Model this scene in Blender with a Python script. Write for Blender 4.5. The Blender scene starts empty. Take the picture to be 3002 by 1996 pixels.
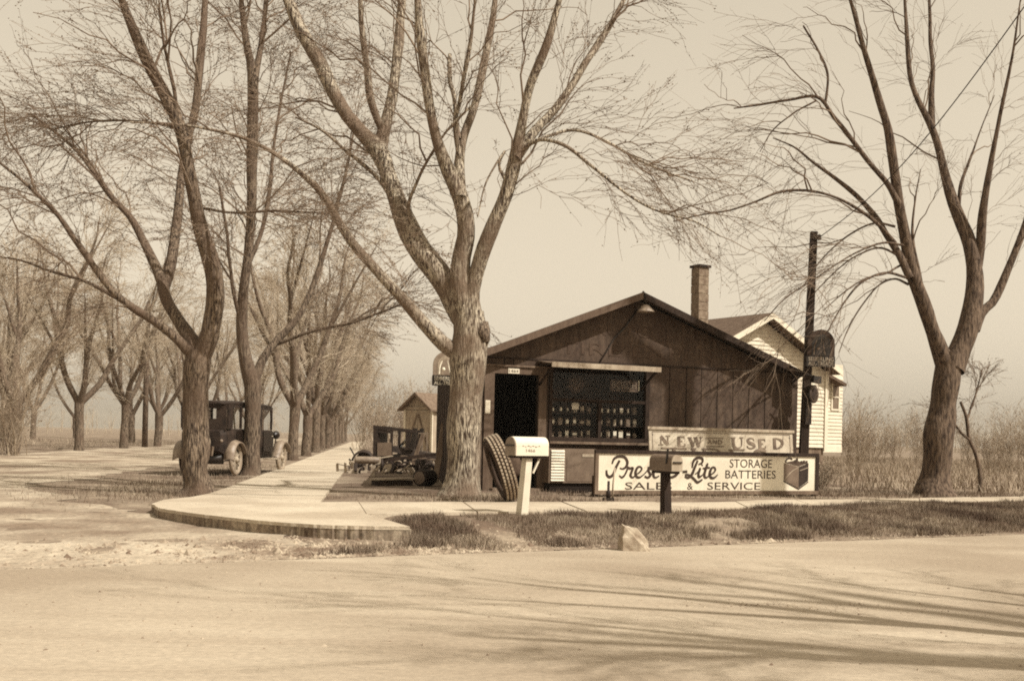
import bpy, math, random
import numpy as np
from mathutils import Vector, Matrix

sc = bpy.context.scene
COL = sc.collection
R = math.radians
random.seed(7)

# ------------------------------------------------------------------ camera
CAM_Z = 1.10
FPX = 3300.0            # focal length in pixels of the 3002 px wide photograph
ROLL = R(1.3)
cd = bpy.data.cameras.new('camera')
cam = bpy.data.objects.new('camera', cd)
COL.objects.link(cam)
cam.location = (0, 0, CAM_Z)
cam.rotation_euler = (Matrix.Rotation(R(90), 3, 'X') @ Matrix.Rotation(ROLL, 3, 'Z')).to_euler()
cd.sensor_width = 36.0
cd.lens = 36.0 * FPX / 3002.0
cd.shift_y = 282.0 / 3002.0
cd.clip_start = 0.1
cd.clip_end = 3000
sc.camera = cam

# ------------------------------------------------------------------ light
SUN_AZ = (0.864, -0.502)
SUN_EL = R(49)
w = bpy.data.worlds.new('World')
sc.world = w
w.use_nodes = True
nt = w.node_tree
nt.nodes.clear()
sky = nt.nodes.new('ShaderNodeTexSky')
sky.sky_type = 'NISHITA'
sky.sun_disc = False
sky.sun_elevation = SUN_EL
sky.sun_rotation = math.atan2(SUN_AZ[0], SUN_AZ[1])
sky.dust_density = 4.0
sky.air_density = 1.0
bw = nt.nodes.new('ShaderNodeRGBToBW')
pw = nt.nodes.new('ShaderNodeMath'); pw.operation = 'POWER'; pw.inputs[1].default_value = 0.45
mul = nt.nodes.new('ShaderNodeMixRGB'); mul.blend_type = 'MULTIPLY'; mul.inputs[0].default_value = 1
mul.inputs[2].default_value = (1.0, 0.868, 0.665, 1)
bg = nt.nodes.new('ShaderNodeBackground'); bg.inputs[1].default_value = 0.15
sgain = nt.nodes.new('ShaderNodeMath'); sgain.operation = 'MULTIPLY'; sgain.inputs[1].default_value = 2.9
wo = nt.nodes.new('ShaderNodeOutputWorld')
L = nt.links.new
L(sky.outputs[0], bw.inputs[0]); L(bw.outputs[0], pw.inputs[0]); L(pw.outputs[0], sgain.inputs[0])
L(sgain.outputs[0], mul.inputs[1]); L(mul.outputs[0], bg.inputs[0]); L(bg.outputs[0], wo.inputs[0])

sl = bpy.data.lights.new('sun', 'SUN')
sl.energy = 5.0
sl.angle = R(0.55)
sl.color = (1.0, 0.955, 0.87)
sun = bpy.data.objects.new('sun', sl)
COL.objects.link(sun)
sd = Vector((SUN_AZ[0] * math.cos(SUN_EL), SUN_AZ[1] * math.cos(SUN_EL), math.sin(SUN_EL)))
sun.rotation_euler = sd.to_track_quat('Z', 'Y').to_euler()
sun.location = (20, -10, 30)

sc.view_settings.view_transform = 'Standard'
sc.view_settings.look = 'None'
sc.view_settings.gamma = 1
sc.view_settings.use_curve_mapping = False
sc.view_settings.exposure = 0.22
sc.render.engine = 'CYCLES'
sc.cycles.max_bounces = 6
sc.cycles.transparent_max_bounces = 8
sc.cycles.use_denoising = False
sc.cycles.filter_width = 1.9

# ------------------------------------------------------------------ measuring the place
CR, SR = math.cos(ROLL), math.sin(ROLL)

def ray(u, v):
    x = (u - 1501.0) / FPX; y = -(v - 1280.0) / FPX
    return Vector((x * CR - y * SR, 1.0, x * SR + y * CR))

def at(u, v, Y):
    return Vector((0, 0, CAM_Z)) + ray(u, v) * Y

def onz(u, v, z):
    r = ray(u, v)
    return Vector((0, 0, CAM_Z)) + r * ((z - CAM_Z) / r.z)

def lerp(a, b, t):
    return a + (b - a) * t

def smooth(a, b, x):
    t = np.clip((x - a) / (b - a), 0, 1)
    return t * t * (3 - 2 * t)

# ------------------------------------------------------------------ materials (sepia print: every tone is a brown of its own value)
TV = [0.0, 0.03, 0.12, 0.3, 0.6, 1.0]
TG = [0.56, 0.60, 0.68, 0.80, 0.89, 0.93]
TB = [0.36, 0.41, 0.47, 0.58, 0.70, 0.75]

def tone(v):
    return (v, v * float(np.interp(v, TV, TG)), v * float(np.interp(v, TV, TB)), 1)

def mat(name, v0, v1=None, scale=6.0, stretch=(1, 1, 1), lo=0.35, hi=0.65, rough=0.85, bump=0.0, bscale=None, detail=5.0,
        spec=0.25, v2=None, scale2=0.7, metal=0.0, grit=0.0, gscale=30.0, rot=0.0):
    m = bpy.data.materials.new(name)
    m.use_nodes = True
    t = m.node_tree
    b = t.nodes['Principled BSDF']
    b.inputs['Roughness'].default_value = rough
    b.inputs['Specular IOR Level'].default_value = spec
    b.inputs['Metallic'].default_value = metal
    if v1 is None:
        b.inputs['Base Color'].default_value = tone(v0)
        if not bump:
            return m
    tc = t.nodes.new('ShaderNodeTexCoord')
    mp = t.nodes.new('ShaderNodeMapping'); mp.inputs['Scale'].default_value = stretch; mp.vector_type = 'TEXTURE' if False else 'POINT'; mp.inputs['Rotation'].default_value = (0, 0, rot)
    t.links.new(tc.outputs['Object'], mp.inputs[0])
    if v1 is not None:
        n = t.nodes.new('ShaderNodeTexNoise'); n.inputs['Scale'].default_value = scale; n.inputs['Detail'].default_value = detail
        n.inputs['Roughness'].default_value = 0.62
        t.links.new(mp.outputs[0], n.inputs['Vector'])
        r = t.nodes.new('ShaderNodeValToRGB')
        r.color_ramp.elements[0].position = lo; r.color_ramp.elements[0].color = tone(v0)
        r.color_ramp.elements[1].position = hi; r.color_ramp.elements[1].color = tone(v1)
        t.links.new(n.outputs[0], r.inputs[0])
        out = r.outputs[0]
        if v2 is not None:
            n2 = t.nodes.new('ShaderNodeTexNoise'); n2.inputs['Scale'].default_value = scale2; n2.inputs['Detail'].default_value = 6
            t.links.new(tc.outputs['Object'], n2.inputs['Vector'])
            r2 = t.nodes.new('ShaderNodeValToRGB')
            r2.color_ramp.elements[0].position = 0.45; r2.color_ramp.elements[0].color = (0, 0, 0, 1)
            r2.color_ramp.elements[1].position = 0.62; r2.color_ramp.elements[1].color = (1, 1, 1, 1)
            t.links.new(n2.outputs[0], r2.inputs[0])
            mx = t.nodes.new('ShaderNodeMixRGB'); mx.inputs[2].default_value = tone(v2)
            t.links.new(r2.outputs[0], mx.inputs[0]); t.links.new(out, mx.inputs[1])
            out = mx.outputs[0]
        if grit:
            n4 = t.nodes.new('ShaderNodeTexNoise'); n4.inputs['Scale'].default_value = gscale; n4.inputs['Detail'].default_value = 4; n4.inputs['Roughness'].default_value = 0.75
            t.links.new(tc.outputs['Object'], n4.inputs['Vector'])
            r4 = t.nodes.new('ShaderNodeMapRange'); r4.inputs[1].default_value = 0.3; r4.inputs[2].default_value = 0.7; r4.inputs[3].default_value = 1 - grit; r4.inputs[4].default_value = 1 + grit * 0.6
            t.links.new(n4.outputs[0], r4.inputs[0])
            m4 = t.nodes.new('ShaderNodeVectorMath'); m4.operation = 'SCALE'
            t.links.new(out, m4.inputs[0]); t.links.new(r4.outputs[0], m4.inputs['Scale'])
            out = m4.outputs[0]
        t.links.new(out, b.inputs['Base Color'])
    if bump:
        n3 = t.nodes.new('ShaderNodeTexNoise'); n3.inputs['Scale'].default_value = bscale or scale; n3.inputs['Detail'].default_value = 6
        t.links.new(mp.outputs[0], n3.inputs['Vector'])
        bp = t.nodes.new('ShaderNodeBump'); bp.inputs['Strength'].default_value = bump; bp.inputs['Distance'].default_value = 0.03
        t.links.new(n3.outputs[0], bp.inputs['Height']); t.links.new(bp.outputs[0], b.inputs['Normal'])
    return m

MT = dict(
    road=mat('road_concrete', 0.32, 0.43, scale=1.5, stretch=(0.16, 1.5, 1), rot=-0.51, lo=0.3, hi=0.7, rough=0.9, bump=0.5, bscale=45, v2=0.29, scale2=0.3, grit=0.2, gscale=22),
    dirt=mat('lot_dirt', 0.15, 0.32, scale=1.6, lo=0.32, hi=0.66, rough=1, bump=0.8, bscale=14, v2=0.13, scale2=0.5, grit=0.4, gscale=14),
    street=mat('street_dust', 0.30, 0.45, scale=1.3, stretch=(1, 0.5, 1), lo=0.3, hi=0.62, rough=1, bump=0.8, bscale=12, v2=0.20, scale2=0.55, grit=0.4, gscale=16),
    walk=mat('walk_concrete', 0.42, 0.50, scale=1.5, lo=0.3, hi=0.7, rough=0.9, bump=0.25, bscale=30, v2=0.37, scale2=0.8, grit=0.2, gscale=18),
    curb=mat('curb_concrete', 0.09, 0.34, scale=13, stretch=(1, 1, 0.14), lo=0.36, hi=0.58, rough=0.95, bump=0.4, bscale=20, v2=0.22, scale2=2.6, grit=0.5, gscale=25),
    bark=mat('bark', 0.024, 0.23, scale=48, stretch=(1, 1, 0.12), lo=0.40, hi=0.58, rough=0.95, bump=1.0, bscale=40, v2=0.12, scale2=1.6, grit=0.35, gscale=40),
    barklight=mat('light_bark', 0.05, 0.50, scale=44, stretch=(1, 1, 0.16), lo=0.42, hi=0.58, rough=0.95, bump=1.0, bscale=40, v2=0.17, scale2=1.5, grit=0.35, gscale=40),
    barkdark=mat('dark_bark', 0.028, 0.16, scale=24, stretch=(1, 1, 0.2), lo=0.36, hi=0.62, rough=0.95, bump=0.9, bscale=30),
    twig=mat('twig', 0.13, 0.22, scale=2, rough=0.9),
    twigpale=mat('far_twig', 0.27, 0.40, scale=2, rough=0.95),  # paler than the near twigs: distance haze put into the colour
    wall=mat('brown_boards', 0.038, 0.115, scale=4, stretch=(2, 2, 0.5), lo=0.3, hi=0.7, rough=0.85, bump=0.2, bscale=30, v2=0.06, scale2=1.6, grit=0.35, gscale=16),
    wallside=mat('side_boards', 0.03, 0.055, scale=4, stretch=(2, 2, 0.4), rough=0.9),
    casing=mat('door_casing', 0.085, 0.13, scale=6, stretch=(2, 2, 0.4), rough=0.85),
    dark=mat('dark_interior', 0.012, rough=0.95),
    darkwood=mat('dark_wood', 0.018, 0.038, scale=8, stretch=(1, 1, 0.3), rough=0.9),
    midwood=mat('weathered_wood', 0.10, 0.19, scale=10, stretch=(1, 1, 0.2), rough=0.9, bump=0.3),
    palewood=mat('pale_wood', 0.26, 0.40, scale=10, stretch=(1, 1, 0.2), rough=0.9),
    roof=mat('roofing_felt', 0.06, 0.11, scale=12, rough=0.95, bump=0.2),
    houseroof=mat('house_shingles', 0.075, 0.13, scale=9, rough=0.95, bump=0.3),
    white=mat('white_paint', 0.58, 0.70, scale=3, rough=0.6, spec=0.3),
    siding=mat('white_siding', 0.54, 0.64, scale=3, rough=0.7, spec=0.3),
    signwhite=mat('sign_enamel', 0.66, 0.76, scale=2.5, rough=0.5, spec=0.3, v2=0.60, scale2=1.3, grit=0.10, gscale=25),
    signink=mat('sign_ink', 0.035, 0.05, scale=6, rough=0.5),
    signpaint=mat('weathered_sign', 0.38, 0.52, scale=2.6, lo=0.35, hi=0.6, rough=0.7, grit=0.2, gscale=25),
    fadedink=mat('faded_ink', 0.07, 0.22, scale=3.0, lo=0.35, hi=0.62, rough=0.7),
    fadedwall=mat('faded_wall_lettering', 0.052, 0.09, scale=5, rough=0.9),
    black=mat('black_paint', 0.009, 0.016, scale=5, rough=0.4, spec=0.5),
    dustyblack=mat('dusty_black', 0.014, 0.038, scale=5, rough=0.7, spec=0.3),
    rubber=mat('rubber', 0.025, 0.06, scale=18, rough=0.85, spec=0.2),
    dustyrubber=mat('dusty_rubber', 0.22, 0.38, scale=14, rough=0.9, spec=0.15),
    palerubber=mat('pale_rubber', 0.22, 0.34, scale=9, rough=0.8),
    metal=mat('dull_metal', 0.16, 0.26, scale=8, rough=0.5, spec=0.5),
    enamelgrey=mat('grey_enamel', 0.13, 0.18, scale=6, rough=0.5, spec=0.4),
    brightmetal=mat('bright_metal', 0.5, 0.62, scale=8, rough=0.3, spec=0.6),
    block=mat('chimney_block', 0.14, 0.26, scale=11, rough=0.95, bump=0.4),
    mortar=mat('mortar', 0.30, 0.38, scale=11, rough=0.95),
    stone=mat('pale_stone', 0.24, 0.46, scale=9, rough=0.95, bump=0.6),
    gravel=mat('gravel', 0.15, 0.38, scale=3.5, lo=0.4, hi=0.6, rough=0.95),
    grass=mat('verge_grass', 0.13, 0.36, scale=2.6, lo=0.38, hi=0.62, rough=0.9, v2=0.15, scale2=0.8),
    grassdark=mat('clump_grass', 0.09, 0.28, scale=2.2, lo=0.38, hi=0.62, rough=0.9, v2=0.09, scale2=0.8),
    drygrass=mat('dry_grass', 0.18, 0.36, scale=0.9, lo=0.35, hi=0.65, rough=0.95),
    brush=mat('brush', 0.22, 0.36, scale=1.0, rough=0.95),
    package=mat('package_paper', 0.72, 0.88, scale=9, rough=0.8),
    packagedark=mat('package_dark', 0.05, 0.10, scale=9, rough=0.8),
    sack=mat('burlap', 0.07, 0.11, scale=14, rough=0.95),
)

def glass(name, v, rough=0.05):
    m = bpy.data.materials.new(name); m.use_nodes = True
    t = m.node_tree; t.nodes.clear()
    o = t.nodes.new('ShaderNodeOutputMaterial')
    tr = t.nodes.new('ShaderNodeBsdfTransparent'); tr.inputs[0].default_value = (v, v, v, 1)
    gl = t.nodes.new('ShaderNodeBsdfGlossy'); gl.inputs['Roughness'].default_value = rough
    mx = t.nodes.new('ShaderNodeMixShader'); mx.inputs[0].default_value = 0.008
    t.links.new(tr.outputs[0], mx.inputs[1]); t.links.new(gl.outputs[0], mx.inputs[2])
    t.links.new(mx.outputs[0], o.inputs[0])
    return m
MT['glass'] = glass('window_glass', 0.95)

# ------------------------------------------------------------------ mesh helpers
class MB:
    def __init__(s):
        s.v = []; s.f = []; s.sm = []
    def add(s, verts, faces, smooth=False):
        o = len(s.v)
        s.v += [tuple(p) for p in verts]
        s.f += [tuple(i + o for i in f) for f in faces]
        s.sm += [smooth] * len(faces)
        return s
    def box(s, x0, x1, y0, y1, z0, z1):
        v = [(x0, y0, z0), (x1, y0, z0), (x1, y1, z0), (x0, y1, z0), (x0, y0, z1), (x1, y0, z1), (x1, y1, z1), (x0, y1, z1)]
        return s.add(v, [(0, 3, 2, 1), (4, 5, 6, 7), (0, 1, 5, 4), (1, 2, 6, 5), (2, 3, 7, 6), (3, 0, 4, 7)])
    def hexa(s, lo, hi):            # two quads of 4 points
        return s.add(list(lo) + list(hi), [(3, 2, 1, 0), (4, 5, 6, 7), (0, 1, 5, 4), (1, 2, 6, 5), (2, 3, 7, 6), (3, 0, 4, 7)])
    def bar(s, a, b, wx, wy=None, up=(0, 0, 1)):
        wy = wy or wx
        a = Vector(a); b = Vector(b); d = (b - a).normalized()
        u = Vector(up)
        if abs(d.dot(u)) > 0.98: u = Vector((1, 0, 0))
        p = d.cross(u).normalized() * wx / 2; q = p.cross(d).normalized() * wy / 2
        return s.hexa([a - p - q, a + p - q, a + p + q, a - p + q], [b - p - q, b + p - q, b + p + q, b - p + q])
    def prism(s, poly, y0, y1):     # outline in x,z given thickness in y
        n = len(poly)
        v = [(x, y0, z) for x, z in poly] + [(x, y1, z) for x, z in poly]
        f = [tuple(range(n)), tuple(range(2 * n - 1, n - 1, -1))]
        f += [(i, i + n, (i + 1) % n + n, (i + 1) % n) for i in range(n)]
        return s.add(v, f)
    def slab(s, poly, z0, z1):      # outline in x,y
        n = len(poly)
        v = [(x, y, z0) for x, y in poly] + [(x, y, z1) for x, y in poly]
        f = [tuple(range(n - 1, -1, -1)), tuple(range(n, 2 * n))]
        f += [(i, (i + 1) % n, (i + 1) % n + n, i + n) for i in range(n)]
        return s.add(v, f)
    def lathe(s, prof, n=16, axis='z', c=(0, 0, 0), smooth=True, closed=False):
        v = []; m = len(prof)
        for k in range(n):
            a = 2 * math.pi * k / n
            for r, h in prof:
                x, y = r * math.cos(a), r * math.sin(a)
                p = {'z': (x, y, h), 'y': (x, h, y), 'x': (h, x, y)}[axis]
                v.append((p[0] + c[0], p[1] + c[1], p[2] + c[2]))
        f = []
        mm = m if closed else m - 1
        for k in range(n):
            for j in range(mm):
                a = k * m + j; b = k * m + (j + 1) % m
                c2 = ((k + 1) % n) * m + (j + 1) % m; d = ((k + 1) % n) * m + j
                f.append((a, d, c2, b))
        return s.add(v, f, smooth)
    def torus(s, Rm, rx, rz, n=28, m=10, axis='x', c=(0, 0, 0)):
        prof = [(Rm + rz * math.cos(2 * math.pi * j / m), rx * math.sin(2 * math.pi * j / m)) for j in range(m)]
        return s.lathe(prof, n, axis, c, True, True)
    def tube(s, pts, rad, n=6, smooth=True):
        P = np.array([[tuple(p) for p in pts]], float)
        Rr = np.array([rad if hasattr(rad, '__len__') else [rad] * len(pts)], float)
        v, q = tubes(P, Rr, n)
        o = [tuple(x) for x in v]; fs = [tuple(int(i) for i in x) for x in q]
        k = len(pts)
        fs.append(tuple(range(n - 1, -1, -1))); fs.append(tuple(range((k - 1) * n, k * n)))
        return s.add(o, fs, smooth)
    def xf(s, M4):
        s.v = [tuple(M4 @ Vector(p)) for p in s.v]
        return s
    def build(s, name, material, parent=None, local=False):
        me = bpy.data.meshes.new(name)
        v = s.v
        if parent is not None and local:
            inv = parent.matrix_basis.inverted()
            v = [tuple(inv @ Vector(p)) for p in v]
        me.from_pydata(v, [], s.f)
        me.polygons.foreach_set('use_smooth', s.sm)
        bmf(me)
        return link(name, me, material, parent)

def bmf(me):
    import bmesh
    b = bmesh.new(); b.from_mesh(me)
    bmesh.ops.recalc_face_normals(b, faces=b.faces)
    b.to_mesh(me); b.free()

def link(name, me, material, parent=None):
    ob = bpy.data.objects.new(name, me)
    if material is not None:
        me.materials.append(MT[material] if isinstance(material, str) else material)
    COL.objects.link(ob)
    if parent is not None:
        ob.parent = parent
    return ob

def npmesh(name, v, q, smooth=False):
    me = bpy.data.meshes.new(name)
    v = np.asarray(v, np.float32); q = np.asarray(q, np.int32)
    k = q.shape[1]
    me.vertices.add(len(v)); me.vertices.foreach_set('co', v.ravel())
    me.loops.add(q.size); me.loops.foreach_set('vertex_index', q.ravel())
    me.polygons.add(len(q)); me.polygons.foreach_set('loop_start', np.arange(0, q.size, k, dtype=np.int32))
    me.polygons.foreach_set('use_smooth', np.full(len(q), smooth))
    me.update(calc_edges=True)
    return me

def tubes(P, Rr, n):
    N, k, _ = P.shape
    T = np.gradient(P, axis=1)
    T /= np.linalg.norm(T, axis=2, keepdims=True) + 1e-9
    ref = np.where(np.abs(T[:, :1, 2:3]) > 0.9, np.array([[[1.0, 0, 0]]]), np.array([[[0, 0, 1.0]]]))
    ref = np.broadcast_to(ref, T.shape)
    U = np.cross(T, ref); U /= np.linalg.norm(U, axis=2, keepdims=True) + 1e-9
    W = np.cross(T, U)
    a = np.arange(n) * 2 * math.pi / n
    ring = P[:, :, None, :] + Rr[:, :, None, None] * (np.cos(a)[None, None, :, None] * U[:, :, None, :] + np.sin(a)[None, None, :, None] * W[:, :, None, :])
    v = ring.reshape(-1, 3)
    i = np.arange(N)[:, None, None] * k * n; j = np.arange(k - 1)[None, :, None] * n; c = np.arange(n)[None, None, :]
    c2 = (c + 1) % n
    q = np.stack([i + j + c, i + j + c2, i + j + n + c2, i + j + n + c], axis=-1).reshape(-1, 4)
    return v, q

def join(parts):
    vs, qs, o = [], [], 0
    for v, q in parts:
        vs.append(v); qs.append(q + o); o += len(v)
    return np.concatenate(vs), np.concatenate(qs)

# ------------------------------------------------------------------ object helpers
def thing(name, label, cat, loc=(0, 0, 0), rz=0.0, group=None):
    o = bpy.data.objects.new(name, None)
    COL.objects.link(o)
    o.empty_display_size = 0.2
    o.location = loc; o.rotation_euler = (0, 0, rz)
    o.matrix_basis = Matrix.Translation(Vector(loc)) @ Matrix.Rotation(rz, 4, 'Z')
    o['label'] = label; o['category'] = cat
    if group: o['group'] = group
    return o

def tag(o, label, cat, group=None):
    o['label'] = label; o['category'] = cat
    if group: o['group'] = group
    return o

def kind(o, k):
    o['kind'] = k
    return o

def centre(o):
    """move a one-mesh thing's origin to the middle of its base"""
    co = np.array([v.co[:] for v in o.data.vertices])
    c = Vector(((co[:, 0].min() + co[:, 0].max()) / 2, (co[:, 1].min() + co[:, 1].max()) / 2, co[:, 2].min()))
    o.data.transform(Matrix.Translation(-c))
    o.location = Vector(o.location) + c
    return o

def copy_tree(o, parent=None):
    c = o.copy(); COL.objects.link(c)
    if parent is not None: c.parent = parent
    for ch in list(o.children):
        copy_tree(ch, c)
    return c

def text_mesh(s, width, height, depth=0.003, bold=0.0):
    """lettering lying in x,z, facing -y, scaled to a width and height, lower left corner at 0,0"""
    cu = bpy.data.curves.new('t', 'FONT')
    cu.body = s; cu.extrude = 0.5; cu.offset = bold
    cu.resolution_u = 3
    ob = bpy.data.objects.new('t', cu); COL.objects.link(ob)
    dg = bpy.context.evaluated_depsgraph_get()
    me = bpy.data.meshes.new_from_object(ob.evaluated_get(dg))
    bpy.data.objects.remove(ob)
    co = np.array([v.co[:] for v in me.vertices])
    lo, hi = co.min(0), co.max(0)
    o = np.empty_like(co)
    o[:, 0] = (co[:, 0] - lo[0]) / (hi[0] - lo[0]) * width
    o[:, 2] = (co[:, 1] - lo[1]) / (hi[1] - lo[1]) * height
    o[:, 1] = -(co[:, 2]) * depth
    me.vertices.foreach_set('co', o.astype(np.float32).ravel())
    me.update()
    return me

def put_text(s, parent, x0, x1, z0, z1, y, material, depth=0.003, bold=0.0, shear=0.0, rise=0.0):
    me = text_mesh(s, x1 - x0, z1 - z0, depth, bold)
    co = np.array([v.co[:] for v in me.vertices])
    co[:, 2] += co[:, 0] * rise
    co += np.array([x0, y, z0])
    me.vertices.foreach_set('co', co.astype(np.float32).ravel()); me.update()
    return link('lettering', me, material, parent)

def ribbon(mb, pts, wid, y, th=0.003, sub=5):
    """a brushed stroke: flat band along a smooth path in x,z"""
    p = catmull(np.array([(a, 0, b) for a, b in pts], float), sub)
    wd = np.interp(np.linspace(0, 1, len(p)), np.linspace(0, 1, len(wid)), wid)
    t = np.gradient(p, axis=0); t /= np.linalg.norm(t, axis=1, keepdims=True) + 1e-9
    nrm = np.stack([-t[:, 2], np.zeros(len(p)), t[:, 0]], axis=1)
    a = p + nrm * wd[:, None] / 2; b = p - nrm * wd[:, None] / 2
    n = len(p)
    v = []
    for yy in (y, y + th):
        for q in (a, b):
            v += [(x[0], yy, x[2]) for x in q]
    f = []
    for i in range(n - 1):
        f += [(i, i + 1, n + i + 1, n + i), (2 * n + i, 3 * n + i, 3 * n + i + 1, 2 * n + i + 1),
              (i, 2 * n + i, 2 * n + i + 1, i + 1), (n + i, n + i + 1, 3 * n + i + 1, 3 * n + i)]
    f += [(0, n, 3 * n, 2 * n), (n - 1, 3 * n - 1, 4 * n - 1, 2 * n - 1)]
    mb.add(v, f)

def catmull(p, sub):
    if len(p) < 3:
        t = np.linspace(0, 1, sub + 1)[:, None]
        return p[0] + (p[-1] - p[0]) * t
    q = np.concatenate([[2 * p[0] - p[1]], p, [2 * p[-1] - p[-2]]])
    out = []
    for i in range(1, len(q) - 2):
        t = np.linspace(0, 1, sub, endpoint=False)[:, None]
        a, b, c, d = q[i - 1], q[i], q[i + 1], q[i + 2]
        out.append(0.5 * ((2 * b) + (-a + c) * t + (2 * a - 5 * b + 4 * c - d) * t ** 2 + (-a + 3 * b - 3 * c + d) * t ** 3))
    out.append(p[-1:])
    return np.concatenate(out)

# ------------------------------------------------------------------ ground
RE0 = np.array([-1.68, 9.75]); RE1 = np.array([5.73, 13.9])       # far edge of the paved road
RD = (RE1 - RE0) / np.linalg.norm(RE1 - RE0); RN = np.array([-RD[1], RD[0]])

def road_d(x, y):
    return (x - RE0[0]) * RN[0] + (y - RE0[1]) * RN[1]

def vnoise(x, y, s, seed=0):
    """cheap smooth value noise"""
    x = np.asarray(x) / s; y = np.asarray(y) / s
    i = np.floor(x).astype(int); j = np.floor(y).astype(int)
    fx = x - i; fy = y - j
    fx = fx * fx * (3 - 2 * fx); fy = fy * fy * (3 - 2 * fy)
    def h(a, b):
        k = (a * 374761393 + b * 668265263 + seed * 144665) & 0xffffffff
        k = ((k ^ (k >> 13)) * 1274126177) & 0xffffffff
        return ((k ^ (k >> 16)) & 0xffff) / 65535.0
    return lerp(lerp(h(i, j), h(i + 1, j), fx), lerp(h(i, j + 1), h(i + 1, j + 1), fx), fy)

def hgt(x, y):
    x = np.asarray(x, float); y = np.asarray(y, float)
    d = road_d(x, y)
    bank = 0.17 * smooth(0.15, 1.9, d)
    left = 0.065 * smooth(0.1, 1.2, d) + 0.07 * smooth(2.5, 8, d)
    xb = np.interp(y, [0, 11, 12.5, 14.9, 400], [-1.0, -1.0, -1.2, -3.3, -3.3 - 0.122 * 385])
    wv = smooth(-0.25, 0.25, x - xb)
    z = lerp(left, bank, wv)
    z = np.where(d > 0.1, z + 0.018 * (vnoise(x, y, 0.35, 3) - 0.5) * smooth(0.1, 0.6, d) + 0.03 * (vnoise(x, y, 1.3, 5) - 0.6) * smooth(0.1, 0.8, d), z)
    return np.where(d < 0.1, -0.012, z)

def sheet(name, xs, ys, fn, material, k='structure'):
    X, Y = np.meshgrid(xs, ys)
    Z = fn(X, Y)
    v = np.stack([X, Y, Z], -1).reshape(-1, 3)
    nx, ny = len(xs), len(ys)
    i = (np.arange(ny - 1)[:, None] * nx + np.arange(nx - 1)[None, :])
    q = np.stack([i, i + 1, i + nx + 1, i + nx], -1).reshape(-1, 4)
    return kind(link(name, npmesh(name, v, q, True), material), k)

near_x = np.concatenate([np.linspace(-900, -40, 18), np.linspace(-38, -8, 40), np.linspace(-7.8, 12, 190), np.linspace(12.5, 40, 40), np.linspace(45, 900, 18)])
near_y = np.concatenate([np.linspace(-300, 4, 12), np.linspace(5, 21, 170), np.linspace(21.3, 60, 80), np.linspace(62, 200, 24), np.linspace(230, 1500, 14)])
sheet('ground', near_x, near_y, hgt, 'dirt')

def road_pt(a, b):
    return (RE0[0] + RD[0] * a + RN[0] * b, RE0[1] + RD[1] * a + RN[1] * b)
rng = np.random.default_rng(3)
ed = [(-400, 0.0)] + [(a, float(0.05 * (vnoise(np.array(a), np.array(0.), 1.1, 9) - 0.5) + 0.03 * (vnoise(np.array(a), np.array(0.), 0.3, 4) - 0.5))) for a in np.arange(-14, 24, 0.35)] + [(400, 0.0)]
mb = MB()
top = [road_pt(a, b) for a, b in ed]; bot = [road_pt(a, -8.5) for a, b in ed]
n = len(ed)
mb.add([(p[0], p[1], 0.004) for p in top] + [(p[0], p[1], 0.004) for p in bot], [(i, n + i, n + i + 1, i + 1) for i in range(n - 1)])
kind(mb.build('road', 'road'), 'structure')

# dusty side street on the left: a sheet laid over the ground
STD = np.array([-0.122, 0.9925]); STN = np.array([0.9925, 0.122])
def street_sheet():
    a = np.concatenate([np.linspace(-1.5, 14, 260), np.linspace(14.5, 60, 60), np.linspace(62, 260, 20)])
    b = np.linspace(0, 1, 40)
    A, B = np.meshgrid(a, b)
    # right border runs along the kerb, then by the tree row
    rb = np.interp(A, [-1.5, 0, 1.8, 3.0, 5, 9, 300], [-0.4, -0.7, -1.0, -2.3, -4.4, -5.6, -5.6]) + 0.6 * (vnoise(A, A * 0, 1.4, 2) - 0.5) + 0.5 * (vnoise(A, A * 0, .45, 6) - 0.5) + 0.25 * (vnoise(A, A * 0, .16, 7) - 0.5)
    lb = np.interp(A, [-1.5, 3, 12, 24, 300], [-40, -38, -26, -12.4, -12.4])
    S = lerp(rb, lb, B)
    o = np.array([-1.0, 10.4])
    X = o[0] + STD[0] * A + STN[0] * S; Y = o[1] + STD[1] * A + STN[1] * S
    d = road_d(X, Y)
    X = np.where(d < -0.3, X + RN[0] * (-0.3 - d), X); Y = np.where(d < -0.3, Y + RN[1] * (-0.3 - d), Y)
    Z = np.where(road_d(X, Y) < 0.1, -0.008, hgt(X, Y) + 0.006)
    v = np.stack([X, Y, Z], -1).reshape(-1, 3)
    nx, ny = len(a), len(b)
    i = (np.arange(ny - 1)[:, None] * nx + np.arange(nx - 1)[None, :])
    q = np.stack([i, i + 1, i + nx + 1, i + nx], -1).reshape(-1, 4)
    return kind(link('side_street', npmesh('side_street', v, q, True), 'street'), 'structure')
street_sheet()

# sidewalk: corner apron, walk along the garage, walk up the side street; every slab its own piece
ZW = 0.195
walk = bpy.data.objects.new('sidewalk', None); COL.objects.link(walk); kind(walk, 'structure')
def g2(u, v, z=ZW):
    p = onz(u, v, z); return (p.x, p.y)
curb_top = [(447, 1476), (462, 1486), (486, 1492), (575, 1505), (693, 1518), (782, 1527), (931, 1537), (1050, 1541), (1198, 1543)]
ct = catmull(np.array([g2(*p) for p in curb_top]), 12)
ct = ct + np.random.default_rng(8).normal(0, .006, ct.shape)
apron_back = [g2(1073, 1505), g2(1050, 1470), g2(937, 1471), (-4.30, 16.0), g2(560, 1456), g2(480, 1464)]
poly = [tuple(p) for p in ct] + apron_back
MB().slab(poly, ZW - 0.035, ZW).build('slab', 'walk', walk)
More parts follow.
